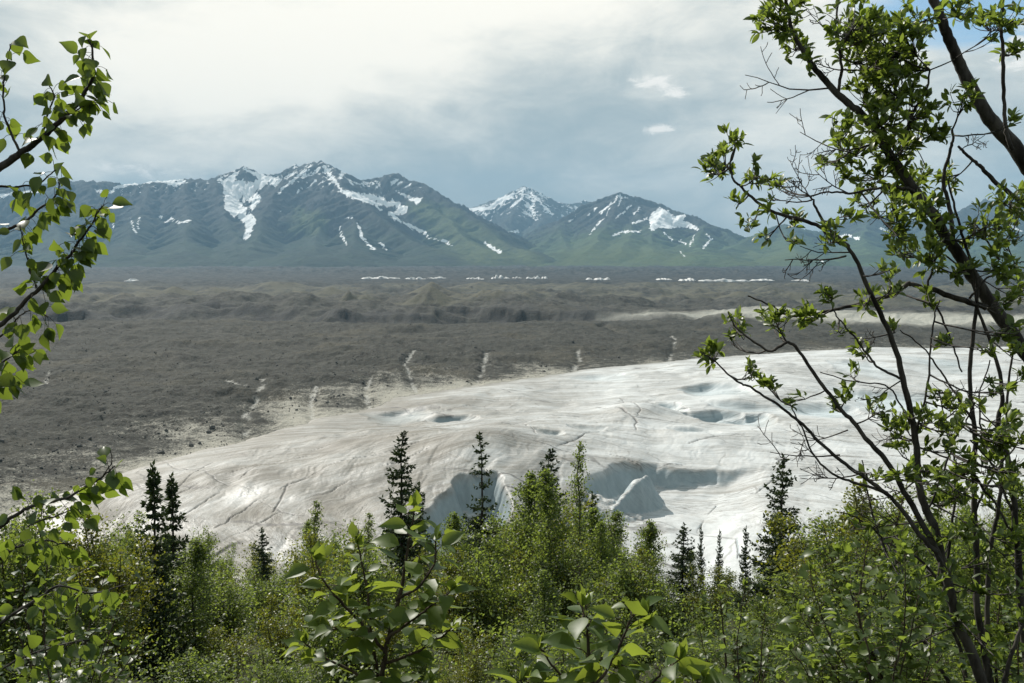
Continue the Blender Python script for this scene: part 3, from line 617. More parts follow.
L_SPR = leaf_mat('spruce_needle', (.013, .026, .009), (.050, .075, .020), (.08, .12, .03), .6, .18, .3)
BARK = bark_mat('grey_bark', (.018, .015, .013), (.095, .085, .075))
BARK_Y = bark_mat('twig_bark', (.030, .022, .014), (.10, .075, .050), 30.)
BARK_S = bark_mat('spruce_bark', (.025, .019, .014), (.07, .058, .048))

class MB:
    def __init__(s): s.V = []; s.F3 = []; s.F4 = []; s.A = []; s.n = 0
    def add(s, V, F3=None, F4=None, A=None):
        if F3 is not None and len(F3): s.F3.append(np.asarray(F3) + s.n)
        if F4 is not None and len(F4): s.F4.append(np.asarray(F4) + s.n)
        s.V.append(V); s.A.append(np.zeros(len(V)) if A is None else A); s.n += len(V)
    def build(s, name, mat, parent=None, mesh_only=False, origin=None):
        V = np.concatenate(s.V)
        if origin is not None: V = V - np.asarray(origin)
        F = ([np.concatenate(s.F3)] if s.F3 else []) + ([np.concatenate(s.F4)] if s.F4 else [])
        return mesh_obj(name, V, F, mat, parent, True, dict(var=np.concatenate(s.A)), mesh_only)
def unit(v): return v / np.maximum(np.linalg.norm(v, axis=-1, keepdims=True), 1e-9)
def tube(mb, pts, rad, sides=6):
    pts = np.asarray(pts, float); n = len(pts); rad = np.broadcast_to(np.asarray(rad, float), (n,))
    t = unit(np.gradient(pts, axis=0)); ref = np.array([.31, .17, .93]) if abs(t[:, 2]).mean() < .8 else np.array([.93, .3, .1])
    a = unit(np.cross(t, ref)); b = np.cross(t, a)
    ph = np.linspace(0, 2 * math.pi, sides, endpoint=False)
    V = pts[:, None] + rad[:, None, None] * (np.cos(ph)[None, :, None] * a[:, None] + np.sin(ph)[None, :, None] * b[:, None])
    i = np.arange(n * sides).reshape(n, sides); j = np.roll(i, -1, 1)
    mb.add(V.reshape(-1, 3), None, np.stack([i[:-1], j[:-1], j[1:], i[1:]], -1).reshape(-1, 4))
def curve(pts, k=6):
    """smooth line through the points (Catmull-Rom)"""
    P = np.asarray(pts, float)
    if len(P) < 3: return np.array([P[0] + (P[-1] - P[0]) * t for t in np.linspace(0, 1, k)])
    P = np.concatenate([[2 * P[0] - P[1]], P, [2 * P[-1] - P[-2]]]); o = []
    for i in range(1, len(P) - 2):
        for t in np.linspace(0, 1, k, endpoint=False):
            o.append(.5 * (2 * P[i] + (P[i + 1] - P[i - 1]) * t + (2 * P[i - 1] - 5 * P[i] + 4 * P[i + 1] - P[i + 2]) * t * t + (3 * P[i] - P[i - 1] - 3 * P[i + 1] + P[i + 2]) * t ** 3))
    return np.array(o + [P[-2]])
def leaf_tpl(w, droop=.14, fold=.22):
    n = len(w); xs = np.linspace(0, 1, n + 2) ** 1.05; V = [(0, 0, 0)]; T = []; Q = []
    for x, ww in zip(xs[1:-1], w):
        z = -droop * x * x
        V += [(x, ww, z + fold * ww), (x, 0, z), (x, -ww, z + fold * ww)]
    V.append((1.0, 0, -droop * 1.15)); e = 3 * n + 1
    T = [(0, 2, 1), (0, 3, 2), (e - 3, e - 2, e), (e - 2, e - 1, e)]
    for k in range(n - 1):
        a = 1 + 3 * k; Q += [(a, a + 1, a + 4, a + 3), (a + 1, a + 2, a + 5, a + 4)]
    return np.array(V), np.array(T), np.array(Q)
OVATE = [leaf_tpl((.28, .39, .385, .27, .12), a, b) for a, b in ((.10, .15), (.28, .30), (-.12, .22), (.18, .45))]
ELLIP = [leaf_tpl((.12, .19, .20, .14), a, b) for a, b in ((.10, .2), (.34, .35), (-.18, .25), (.2, .6))]
BROAD = [leaf_tpl((.17, .27, .29, .22, .10), a, b) for a, b in ((.16, .25), (.40, .35), (-.15, .2), (.22, .55))]
DIAM = (np.array([(0, 0, 0), (.45, .34, .07), (1, 0, -.1), (.45, -.34, .07)]), np.zeros((0, 3), int), np.array([(0, 3, 2, 1)]))
NEED = (np.array([(0, 0, 0), (.45, .13, .0), (1, 0, .02), (.45, -.13, .0)]), np.zeros((0, 3), int), np.array([(0, 3, 2, 1)]))
LD = 1.0
def put_leaves(mb, tpl, pos, dirs, nrm, size, var=None, wide=None):
    pos = np.asarray(pos, float).reshape(-1, 3); n = len(pos)
    if not n: return
    nrm = np.asarray(nrm, float).reshape(-1, 3); d = unit(np.asarray(dirs, float).reshape(-1, 3)); y = unit(np.cross(nrm, d)); z = np.cross(d, y)
    if isinstance(tpl, list):                                   # several curls of the same leaf
        c_ = rng.integers(0, len(tpl), n); var = rng.uniform(0, 1, n) if var is None else np.broadcast_to(var, (n,)); wide = np.ones(n) if wide is None else np.broadcast_to(wide, (n,)); size = np.broadcast_to(size, (n,)); nrm = np.broadcast_to(nrm, (n, 3))
        for i_, t_ in enumerate(tpl):
            k_ = c_ == i_
            if k_.any(): put_leaves(mb, t_, pos[k_], d[k_], nrm[k_], size[k_], var[k_], wide[k_])
        return
    V0, T, Q = tpl; s = np.broadcast_to(np.asarray(size, float), (n,))[:, None, None]
    wd = np.ones(n) if wide is None else wide
    V = pos[:, None] + s * (V0[None, :, 0:1] * d[:, None] + V0[None, :, 1:2] * y[:, None] * wd[:, None, None] + V0[None, :, 2:3] * z[:, None])
    k = len(V0); off = k * np.arange(n)[:, None, None]
    var = rng.uniform(0, 1, n) if var is None else var
    mb.add(V.reshape(-1, 3), (T[None] + off).reshape(-1, 3) if len(T) else None, (Q[None] + off).reshape(-1, 4), np.repeat(var, k))
def rnd(n): return unit(rng.normal(size=(n, 3)))

# ------------------------------------------------------------------ kinds of mid-distance plants: (trunk mesh, crown mesh, height)
def make_leafy(H, W, nst, nbr, leaf, lsz, lmat, bmat, shape=1.0, lean=.12, low=.12, per=16):
    tr = MB(); cr = MB(); PO = []; DI = []
    for k in range(nst):
        a = rng.uniform(0, 6.28) if nst > 1 else rng.uniform(0, 6.28); hh = H * (1 if k == 0 else rng.uniform(.55, .95))
        out = (rng.uniform(.25, 1.0) * W * .5 if nst > 1 else lean * W * .5)
        n = 8; t = np.linspace(0, 1, n)
        st = np.stack([np.cos(a) * out * t ** 1.2, np.sin(a) * out * t ** 1.2, hh * t], -1) + np.cumsum(rng.normal(0, .012 * H, (n, 3)), 0) * t[:, None]
        st[:, 2] = np.maximum.accumulate(st[:, 2]); tube(tr, st, H * .0085 * (1 - .9 * t) + .004, 5)
        for b in range(nbr):
            u = rng.uniform(low, 1) ** .85; p = np.array([np.interp(u, t, st[:, i]) for i in range(3)])
            prof = (math.sin(math.pi * min(1, (u * .82 + .18)) ** 1.1) ** .8 + .10) * shape
            L = W * .5 * prof * rng.uniform(.45, 1.15) * (1 if nst == 1 else .75); ba = rng.uniform(0, 6.28)
            d = np.array([math.cos(ba), math.sin(ba), rng.uniform(.35, 1.1)]); d /= np.linalg.norm(d)
            m = 5; tt = np.linspace(0, 1, m)[:, None]
            br = p + d * L * tt + np.array([0, 0, .18 * L]) * tt ** 2 + rng.normal(0, .035 * L + .005, (m, 3)) * tt
            tube(tr, br, .0016 * H * (1 - .8 * tt[:, 0]) + .0018, 3)
            q = int(per * (.5 + L / (W * .5))); ut = rng.uniform(.12, 1.05, q)[:, None]
            pp = p + d * L * ut + np.array([0, 0, .18 * L]) * ut ** 2 + rng.normal(0, .05 + .10 * L, (q, 3))
            PO.append(pp); DI.append(unit(d[None] * .5 + rnd(q) + np.array([0, 0, .1])))
    PO = np.concatenate(PO); DI = np.concatenate(DI); n = len(PO)
    cl = np.clip(.5 + .8 * pn(PO[:, 0] * 1.6 + 9 * PO[:, 2], PO[:, 1] * 1.6 + 5, 7) + rng.normal(0, .22, n), 0, 1)
    put_leaves(cr, leaf, PO, DI, unit(rnd(n) * .85 + np.array([0, 0, .8])), lsz * rng.uniform(.65, 1.25, n), cl)
    return tr.build('trunk', bmat, mesh_only=True), cr.build('crown', lmat, mesh_only=True), H
def make_spruce(H, W, gap=.0, thin=0.0, droop=.25, ex=.75):
    tr = MB(); cr = MB(); n = 10; t = np.linspace(0, 1, n)
    sway = np.cumsum(rng.normal(0, .006 * H, (n, 2)), 0) * t[:, None]
    st = np.concatenate([sway, (H * t)[:, None]], 1); tube(tr, st, H * .0115 * (1 - t) ** .85 + .008, 6)
    PO = []; DI = []; z = H * .03
    while z < H * .992:
        u = z / H; R_ = W * .5 * ((1 - u) ** ex + .05) * (1 - .35 * max(0, .18 - u) / .18)
        c = np.array([np.interp(u, t, st[:, 0]), np.interp(u, t, st[:, 1]), z])
        nb = rng.integers(6, 10) if u < .93 else rng.integers(2, 4)
        for k in range(nb):
            if rng.random() < thin: continue
            a = rng.uniform(0, 6.28); L = R_ * rng.uniform(.5, 1.2); rise = rng.uniform(-.28, .1) - droop * (1 - u) + .75 * max(0, u - .75) * 2
            d = np.array([math.cos(a), math.sin(a), 0]); side = np.array([-d[1], d[0], 0])
            m = max(3, int(L / .09)); q = np.linspace(.05, 1, m)
            br = c + d * (L * q)[:, None] + np.array([0, 0, 1]) * (L * (rise * q + .38 * q ** 2.4))[:, None]
            if L > .12: tube(tr, br[:: max(1, m // 4)] if m > 5 else br, .004 + .003 * (1 - u), 3)
            for i in range(m):
                tw = .34 * L * (1 - q[i]) ** .6 * (.4 + .6 * q[i]) + .05
                for sgn in (-1, 1):
                    e = unit(d * .75 + side * sgn * .8 + np.array([0, 0, rng.uniform(-.35, .15)])); ns = max(1, int(tw / .055))
                    for j in range(ns):
                        PO.append(br[i] + e * tw * j / ns); DI.append(e + rng.normal(0, .42, 3))
                PO.append(br[i]); DI.append(d + np.array([0, 0, .3]) + rng.normal(0, .35, 3))
                PO.append(br[i]); DI.append(rng.normal(0, .6, 3) + np.array([0, 0, .55]) + d * .3)
        z += H * .017 * rng.uniform(.6, 1.4) * (1 + gap * (1 + math.sin(z * 2.3))) + .05
    for k in range(26):                                          # needles on the leader
        PO.append(np.array([st[-1, 0], st[-1, 1], H * (1 - .06 * k / 26)])); DI.append(rng.normal(0, .6, 3) + np.array([0, 0, .8]))
    PO = np.array(PO); DI = np.array(DI); n = len(PO)
    put_leaves(cr, NEED, PO, DI, rnd(n), rng.uniform(.10, .19, n), np.clip(.45 + .5 * pn(PO[:, 0] * 2 + PO[:, 2] * 3, PO[:, 1] * 2, 3) + rng.normal(0, .2, n), 0, 1), np.full(n, 1.9))
    return tr.build('trunk', BARK_S, mesh_only=True), cr.build('crown', L_SPR, mesh_only=True), H
def plant(kind, proto, u, v, Y, label, cat, group=None, wide=1.0, rz=None, z0=None):
    """the top of the plant is seen in the direction u, v; its foot stands on the hillside"""
    p = at(u, v, Y); zg = hill_at(p[0], Y) - .06; h = max(p[2] - zg, .8); k = h / proto[2]
    o = empty(kind, (p[0], Y, zg), rng.uniform(0, 6.28) if rz is None else rz)
    o.scale = (k ** .75 * wide, k ** .75 * wide, k)
    tag(o, label, cat, group)
    for me in proto[:2]:
        c = bpy.data.objects.new(me.name.split('.')[0], me); COL.objects.link(c); c.parent = o
    return o

sp_spire = make_spruce(5.2, 2.3, .4, .15, .05, 1.25); sp_full = make_spruce(8.0, 2.5, .2, .05, .25); sp_open = make_spruce(8.4, 2.3, 1.0, .25, .3)
sp_mid = make_spruce(7.0, 2.4, .3, .08, .2); sp_wide = make_spruce(7.5, 2.8, .3, .05, .22)
birch = [make_leafy(7.2, 2.2, 1, 130, DIAM, .100, L_MID, BARK, 1.0, .1, .10, 56) for _ in range(2)]
slim = make_leafy(7.5, 1.35, 1, 95, DIAM, .085, L_MID, BARK, .9, .1, .12, 30)
shrub = [make_leafy(4.0, 3.0, 8, 30, DIAM, .088, L_MID, BARK_Y, 1.0, .1, .06, 46) for _ in range(3)]
alder = [make_leafy(4.2, 2.6, 7, 30, DIAM, .084, L_YEL, BARK_Y, 1.0, .1, .06, 46) for _ in range(2)]
wispy = make_leafy(5.0, 2.2, 5, 30, DIAM, .075, L_MID, BARK_Y, .9, .1, .15, 18)

SG = 'spruces in front of the glacier'
plant('spruce_tree', sp_spire, 152, 466, 21, 'slim dark spire of a spruce, taller of the twin spires near the hanging poplar twig', 'spruce', SG, .85)
plant('spruce_tree', sp_spire, 171, 477, 24, 'greener narrow spruce spire, shorter of the twin spires on the left', 'spruce', SG, .9)
plant('spruce_tree', sp_full, 401, 432, 34, 'tall dense spruce with bushy crown rising right above the big-leaved sapling', 'spruce', SG, 1.0)
plant('spruce_tree', sp_open, 477, 435, 37, 'tall sparse spruce with open layered boughs against the grey ice', 'spruce', SG, 1.0)
plant('spruce_tree', sp_full, 548, 450, 40, 'spruce whose top pokes out behind the tall leafy birches', 'spruce', SG, 1.2)
plant('spruce_tree', sp_mid, 591, 494, 38, 'dark shorter spruce close against the slender leafy birch', 'spruce', SG, .85)
plant('spruce_tree', sp_mid, 684, 524, 48, 'dark broad spruce standing below the blue ice cliff', 'spruce', SG, 1.15)
plant('spruce_tree', sp_mid, 702, 526, 72, 'tiny brownish spruce tip just beside the dark broad spruce under the ice cliff', 'spruce', SG, .45)
plant('spruce_tree', sp_mid, 719, 530, 70, 'tiny far spruce alone in front of the lower end of the ice cliff shadow', 'spruce', SG, .45)
plant('spruce_tree', sp_mid, 747, 527, 62, 'small spruce tucked just left of the wide-based spruce', 'spruce', SG, .6)
plant('spruce_tree', sp_wide, 780, 457, 36, 'tall pointed spruce with wide base beside yellow-green bushes', 'spruce', SG, 1.0)
plant('spruce_tree', sp_mid, 262, 529, 52, 'small spruce half buried in shrubs below the cracked grey ice', 'spruce', SG, 1.0)
plant('spruce_tree', sp_mid, 421, 484, 40, 'short spruce touching the right side of the tall dense spruce', 'spruce', SG, .8)
plant('spruce_tree', sp_wide, 540, 560, 26, 'low dark spruce under the leafy birches', 'spruce', SG, .8)
plant('spruce_tree', sp_wide, 205, 552, 30, 'low spruce right of the twin spires', 'spruce', SG, .8)
BG = 'leafy birches in front of the glacier'
plant('birch_tree', slim, 578, 440, 31, 'tallest slender birch with a see-through leafy top', 'birch', BG, .9)
plant('birch_tree', birch[0], 527, 475, 29, 'full leafy birch in front of the half-hidden spruce', 'birch', BG, 1.0)
plant('birch_tree', birch[1], 556, 478, 27, 'leafy birch between the half-hidden spruce and the slender birch', 'birch', BG, .95)
plant('birch_tree', slim, 314, 500, 30, 'thin birch with pale leaves standing before the tan ice', 'birch', BG, 1.1)
plant('birch_tree', birch[1], 605, 530, 27, 'leafy birch below and right of the dark shorter spruce', 'birch', BG, .9)
plant('birch_tree', birch[0], 648, 522, 36, 'yellowish leafy birch beside the dark broad spruce', 'birch', BG, 1.0)
plant('birch_tree', slim, 368, 512, 28, 'thin birch left of the tall dense spruce', 'birch', BG, 1.0)
plant('birch_tree', birch[0], 450, 515, 30, 'leafy birch between the tall dense and the tall sparse spruce', 'birch', BG, .9)
plant('bush', wispy, 632, 518, 33, 'wispy pale bush in front of the lit ice hump', 'bush', None, 1.1)
plant('bush', alder[0], 835, 496, 30, 'yellow-green bush right of the wide-based spruce', 'bush', None, 1.2)
plant('bush', alder[1], 808, 540, 25, 'bright yellow-green bush at the foot of the wide-based spruce', 'bush', None, 1.1)
plant('bush', wispy, 866, 474, 28, 'wispy tall bush before the ice behind the willow stems', 'bush', None, 1.2)
plant('bush', shrub[0], 18, 497, 17, 'dense grey-leaved bush at the left edge before the glacier tip', 'bush', None, 1.0)
plant('bush', alder[0], 108, 520, 19, 'green bush under the hanging poplar twig', 'bush', None, 1.0)
plant('bush', alder[0], 640, 560, 22, 'olive bush below the blue ice cliff', 'bush', None, .9)
MARKS = [(153, 'the twin spruce spires'), (262, 'the half-buried small spruce'), (314, 'the thin pale birch'), (401, 'the tall dense spruce'), (477, 'the tall sparse spruce'), (548, 'the leafy birches'),
         (591, 'the dark shorter spruce'), (684, 'the dark broad spruce'), (780, 'the wide-based spruce'), (866, 'the wispy tall bush'), (925, 'the dark willow stems'), (20, 'the left-edge bush')]
SKY = np.array([0, -14.0]) + np.array([(-60, 500), (0, 512), (60, 530), (130, 518), (200, 532), (250, 550), (300, 532), (340, 520), (380, 528), (450, 532), (520, 500), (560, 488), (600, 512), (640, 552), (690, 557), (740, 556), (790, 530), (850, 505), (900, 505), (960, 492), (1024, 480), (1100, 470)], float)
ADJ = [('silvery', shrub, 'shrub'), ('yellow-green', alder, 'bush'), ('pale wispy', [wispy], 'bush'), ('leafy', birch, 'birch')]
def fill(n, Y0, Y1, lo, hi, words, u0=-40, u1=1070, wt=(.5, .2, .1, .2)):
    us = np.linspace(u0, u1, n) + rng.uniform(-18, 18, n)
    for u in us:
        Y = rng.uniform(Y0, Y1); v = np.interp(u, SKY[:, 0], SKY[:, 1]) + rng.uniform(lo, hi)
        if 128 < u < 192 and Y < 21.5: continue                      # the twin spires stand clear
        k = rng.choice(4, p=wt); adj, pro, cat = ADJ[k]
        mk = min(MARKS, key=lambda m: abs(m[0] - u)); du = u - mk[0]
        rel = 'right of' if du > 14 else 'left of' if du < -14 else words[1]
        g_ = {'shrub': 'silvery shrubs of the thicket', 'bush': 'bushes of the thicket', 'birch': 'leafy birches of the thicket'}[cat]
        kind = {'shrub': 'shrub', 'bush': 'bush', 'birch': 'birch_tree'}[cat]
        plant(kind, pro[rng.integers(len(pro))], u, v, Y, f'{adj} {words[0]} {cat} {rel} {mk[1]} in the thicket', cat, g_, rng.uniform(.85, 1.25))
fill(22, 14, 20, 62, 125, ('nearest', 'in front of'), wt=(.6, .25, .05, .1))
fill(26, 20, 29, 12, 75, ('middle', 'in front of'), wt=(.5, .2, .1, .2))
fill(26, 30, 48, 6, 45, ('farther', 'behind'), wt=(.45, .2, .1, .25))
fill(30, 50, 95, 4, 40, ('distant', 'far behind'), wt=(.4, .2, .05, .35))
fill(30, 100, 185, 12, 60, ('tiny distant', 'far behind'), wt=(.35, .25, .0, .4))
fill(14, 9, 13, 120, 190, ('low close', 'in front of'), wt=(.7, .3, 0, 0))

# undergrowth: a carpet of small leaves over the slope
ug = MB(); n = 150000
yy = 1 / rng.uniform(1 / 235, 1 / 6.5, n); yy = np.where(rng.random(n) < .5, rng.uniform(6.5, 235, n), yy); xx = rng.uniform(-.66, .66, n) * (yy + 3)
hgt = rng.uniform(0, 1, n) ** 1.2 * (.5 + 1.0 * np.clip(.5 + pn(xx / 2.2, yy / 2.2, 3), 0, 1)) * np.clip(yy / 14, .7, 2.0)
put_leaves(ug, DIAM, np.stack([xx, yy, hill_z(xx, yy) + hgt], -1), rnd(n) + np.array([0, 0, .25]), rnd(n) * .8 + np.array([0, 0, .9]), np.clip(.0032 * yy, .05, .34) * rng.uniform(.7, 1.3, n))
tag(ug.build('undergrowth', L_MID), kind='stuff')
# ================================================================== foreground plants
def px(p): return p[0], p[1]
class Plant:
    """a plant built from stems traced as (u, v) with a depth, twigs and leaves"""
    def __init__(s, name, label, cat, foot, bark, lmat, tpl):
        s.foot = np.array([foot[0], foot[1], hill_at(foot[0], foot[1]) - .04])
        s.o = empty(name, tuple(s.foot)); tag(s.o, label, cat)
        s.stem = []; s.leaf = MB(); s.tw = MB(); s.bark = bark; s.lm = lmat; s.tpl = tpl
    def add_stem(s, pts, r0, r1, Y, k=7, name='stem', sides=8):
        """pts (u, v) or (u, v, Y)"""
        W_ = [at(p[0], p[1], p[2] if len(p) > 2 else Y) for p in pts]
        c = curve(W_, k); n = len(c); Ym = Y
        jit = np.cumsum(rng.normal(0, .00055 * Ym, (n, 3)), 0); c = c + jit - jit[-1] * np.linspace(0, 1, n)[:, None]
        rr_ = np.linspace(r0, r1, n) * Ym / FOC * (1 + .03 * rng.normal(size=n))
        mb = MB(); tube(mb, c, rr_, sides); s.stem.append((name, mb)); s.last = c
        if not hasattr(s, 'axis'): s.axis = []
        s.axis.append(c); return c
    def foot_stem(s, c_end, r0, r1, name='trunk', Y=4.0):
        P_ = curve([s.foot, (s.foot * .6 + c_end * .4) + np.array([0, 0, .05]), c_end], 6)
        mb = MB(); tube(mb, P_, np.linspace(r0, r1, len(P_)) * Y / FOC, 8); s.stem.append((name, mb))
    def near(s, p):
        b = None
        for c in s.axis:
            d = np.linalg.norm((c - p) * np.array([1, .35, 1]), axis=1); i = d.argmin()
            if b is None or d[i] < b[0]: b = (d[i], c[i])
        return b[1]
    def twig(s, a, b, r0, r1, wob=.06, n=6):
        t = np.linspace(0, 1, n)[:, None]; L = np.linalg.norm(b - a)
        c = a + (b - a) * t + np.array([0, 0, -.10 * L]) * (t * (1 - t)) * 2 + np.cumsum(rng.normal(0, wob * L / n, (n, 3)), 0) * (t * (1 - t)) * 3
        tube(s.tw, c, np.linspace(r0, r1, n), 4); return c
    def rosette(s, p, d, n, size, up=.35, spread=1.0):
        D_ = unit(d[None] * .75 + rnd(n) * spread + np.array([0, 0, up])); q = p + rng.normal(0, size * .10, (n, 3)) - d * rng.uniform(0, .55, n)[:, None] * size
        put_leaves(s.leaf, s.tpl, q, D_, unit(rnd(n) * .7 + np.array([0, -.15, .8])), size * rng.uniform(.6, 1.2, n), np.clip(rng.normal(.5, .27, n), 0, 1), rng.uniform(.85, 1.2, n))
    def cluster(s, u, v, ru, Y, size, dens=1.0, per=(5, 8)):
        hub = at(u + rng.normal(0, 2), v + ru * .25, Y + rng.normal(0, .12)); root = s.near(hub)
        k = Y / FOC
        c = s.twig(root, hub, 1.0 * k, .6 * k, .10, 7)
        n = max(3, int(dens * ru * ru / 21))
        for _ in range(n):
            rr_ = ru * math.sqrt(rng.random()); a = rng.uniform(0, 6.28)
            p = at(u + rr_ * math.cos(a), v + rr_ * math.sin(a) * .9, Y + rng.normal(0, ru * k * .6))
            b = c[rng.integers(3, 7)]
            w = s.twig(b, p, .55 * k, .3 * k, .10, 5); d = unit(w[-1] - w[-2])
            s.rosette(p, d, rng.integers(*per), size)
    def bare(s, u0, v0, u1, v1, Y, r=1.0, depth=2, span=.55):
        a = at(u0, v0, Y); b = at(u1, v1, Y + rng.normal(0, .08)); k = Y / FOC
        c = s.twig(a, b, r * k, .35 * k, .14, 9)
        if depth:
            for _ in range(rng.integers(3, 6)):
                i = rng.integers(2, 8); L = math.hypot(u1 - u0, v1 - v0) * rng.uniform(.2, span); an = math.atan2(v1 - v0, u1 - u0) + rng.choice([-1, 1]) * rng.uniform(.35, 1.2)
                uu, vv = project(*c[i]); s.bare(uu, vv, uu + L * math.cos(an), vv + L * math.sin(an), Y, r * .6, depth - 1)
    def finish(s):
        for nm, mb in s.stem: mb.build(nm, s.bark, s.o, origin=s.foot)
        nl = sum(len(f) for f in s.leaf.F3) + sum(len(f) for f in s.leaf.F4)
        s.leaf.add(np.concatenate(s.tw.V), None, np.concatenate(s.tw.F4))
        o = s.leaf.build('crown', s.lm, s.o, origin=s.foot); o.data.materials.append(s.bark)
        mi = np.zeros(len(o.data.polygons), np.int32); mi[nl:] = 1; o.data.polygons.foreach_set('material_index', mi)

# ---- willow leaning in from the upper right corner
YA = 4.3
wl = Plant('willow_tree', 'leaning willow whose thick dark trunks cross the upper right corner', 'willow', (at(1120, 500, YA)[0], YA), BARK, L_WIL, ELLIP)
c0 = wl.add_stem([(1075, 560), (1062, 430), (1045, 385), (1024, 358), (985, 300), (958, 258), (938, 226), (915, 195), (893, 165), (872, 132), (850, 108), (828, 85), (808, 58), (798, 42), (786, 10), (782, -12)], 8.2, 1.2, YA, name='trunk')
wl.foot_stem(c0[0], 13, 8.2)
c1 = wl.add_stem([(1068, 480), (1062, 300), (1045, 200), (1022, 165), (998, 134), (978, 108), (966, 80), (955, 55), (944, 28), (932, 2), (920, -25)], 9, 3.9, YA + .25, name='trunk')
wl.foot_stem(c1[0], 13, 9)
wl.add_stem([(1056, 232), (1040, 215), (1014, 196), (990, 176), (972, 160), (958, 146)], 3.4, 1.2, YA + .25, name='branch')
wl.add_stem([(1012, 150), (1006, 136), (1005, 110), (1003, 60), (1002, 20), (1004, -15)], 2.2, 1.4, YA + .1, name='branch')
wl.add_stem([(838, 95), (842, 70), (838, 45), (836, 25), (840, -6)], 1.7, .9, YA, name='branch')
wl.add_stem([(895, 168), (905, 140), (912, 118), (925, 92), (930, 70)], 1.7, .9, YA + .05, name='branch')
wl.add_stem([(962, 262), (950, 235), (948, 205), (944, 180), (950, 150), (952, 130)], 2.6, 1.2, YA + .1, name='branch')
wl.add_stem([(985, 308), (970, 302), (944, 292), (920, 287), (903, 285), (888, 296), (868, 299), (840, 305), (815, 309), (790, 312), (770, 303), (748, 296)], 3.2, .7, YA - .05, name='branch')
wl.add_stem([(945, 240), (935, 262), (930, 285), (938, 310), (950, 340), (962, 372)], 1.4, .8, YA, name='branch')
wl.add_stem([(918, 198), (905, 189), (880, 188), (850, 194), (832, 193), (811, 196)], 1.6, .8, YA, name='branch')
wl.add_stem([(880, 140), (868, 148), (852, 152), (840, 148)], 1.2, .6, YA, name='branch')
wl.add_stem([(1000, 260), (985, 235), (972, 225), (955, 240)], 1.1, .5, YA, name='branch')
for u, v, r_, d_ in [(776, 22, 20, 1.1), (792, 45, 16, .9), (786, 8, 18, 1), (806, 66, 10, .8), (852, 22, 26, 1), (880, 38, 28, 1.15), (862, 58, 22, 1), (902, 62, 24, 1.1), (918, 18, 20, .8), (868, 88, 20, 1),
                     (842, 128, 16, .8), (882, 118, 24, 1.1), (912, 112, 24, 1.1), (850, 150, 18, .9), (893, 150, 22, 1.1), (935, 128, 16, .9), (832, 158, 12, .9), (862, 172, 20, .9), (905, 180, 22, 1.1), (925, 210, 18, 1),
                     (946, 178, 14, .8), (892, 208, 18, .9), (862, 205, 14, .7), (960, 96, 16, .8), (988, 26, 18, .7), (958, 6, 16, .8), (1012, 16, 16, .8), (1010, 50, 14, .7), (1018, 120, 8, .5), (1008, 204, 20, .9), (985, 222, 18, .9),
                     (905, 250, 14, .9), (930, 258, 18, 1), (1006, 262, 18, 1), (962, 268, 14, .8), (892, 284, 12, .9), (925, 300, 10, .9), (880, 60, 22, .8), (905, 38, 18, .9), (890, 88, 22, .9), (940, 230, 14, .9), (870, 30, 20, .8), (1020, 285, 14, .8), (968, 240, 10, .8), (900, 232, 14, .8)]:
    wl.cluster(u, v, r_ * 1.1, YA + rng.normal(0, .22), .046, d_ * 1.0, (5, 10))
for b in [(830, 88, 745, 75, 1.0), (836, 40, 806, 10, .8), (842, 70, 812, 62, .7), (811, 196, 776, 188, .8), (850, 194, 815, 170, .8), (850, 152, 800, 132, .8), (905, 189, 870, 225, .7), (1005, 240, 1020, 215, .8), (960, 150, 985, 135, .7), (925, 165, 905, 110, .7), (945, 255, 1024, 300, 1.)]:
    wl.bare(*b[:4], YA, b[4])
wl.finish()

# ---- slender willow clump rising from the bottom right
YB = 3.9
wc = Plant('willow_tree', 'slender many-stemmed willow clump with sparse leaves rising from the lower right', 'willow', (at(985, 700, YB)[0], YB), BARK, L_WIL, ELLIP)
c0 = wc.add_stem([(986, 690), (972, 660), (956, 628), (944, 585), (934, 541), (925, 513), (917, 478), (913, 440), (902, 380), (889, 334), (868, 287), (848, 247), (826, 224), (815, 205), (808, 195)], 5.8, .8, YB, name='stem')
wc.foot_stem(c0[0], 9, 5.8, 'stem')
wc.add_stem([(940, 560), (924, 528), (905, 492), (887, 463), (866, 441), (848, 420), (828, 396), (808, 366), (791, 345), (770, 352), (752, 342), (735, 327), (728, 312)], 3.4, .6, YB - .1, name='stem')
wc.add_stem([(936, 552), (917, 530), (887, 493), (862, 474), (839, 455), (806, 426), (780, 404), (752, 388), (735, 380), (715, 360), (700, 352)], 2.6, .55, YB - .2, name='stem')
wc.add_stem([(887, 493), (860, 486), (835, 478), (812, 452), (800, 425), (790, 405)], 1.6, .6, YB - .2, name='stem')
c = wc.add_stem([(990, 700), (982, 640), (976, 600), (972, 522), (970, 470), (970, 430), (966, 372), (973, 308), (968, 262), (955, 215), (948, 180)], 3.8, .9, YB + .35, name='stem')
wc.foot_stem(c[0], 8, 5, 'stem')
c = wc.add_stem([(1034, 720), (1024, 640), (1018, 560), (1016, 520), (1008, 466), (998, 430), (1002, 400), (998, 360), (983, 314), (972, 280)], 4.2, 1.1, YB + .3, name='stem')
wc.foot_stem(c[0], 9, 6, 'stem')
wc.add_stem([(848, 247), (835, 236), (822, 224), (790, 214), (768, 206), (748, 190), (736, 180), (730, 165), (735, 148)], 2.4, .7, YB, name='branch')
wc.add_stem([(902, 380), (880, 368), (866, 352), (850, 330), (840, 318), (830, 300)], 1.4, .6, YB, name='branch')
wc.add_stem([(970, 470), (985, 490), (1000, 508), (1012, 530), (1022, 545)], 1.5, 1.0, YB + .3, name='branch')
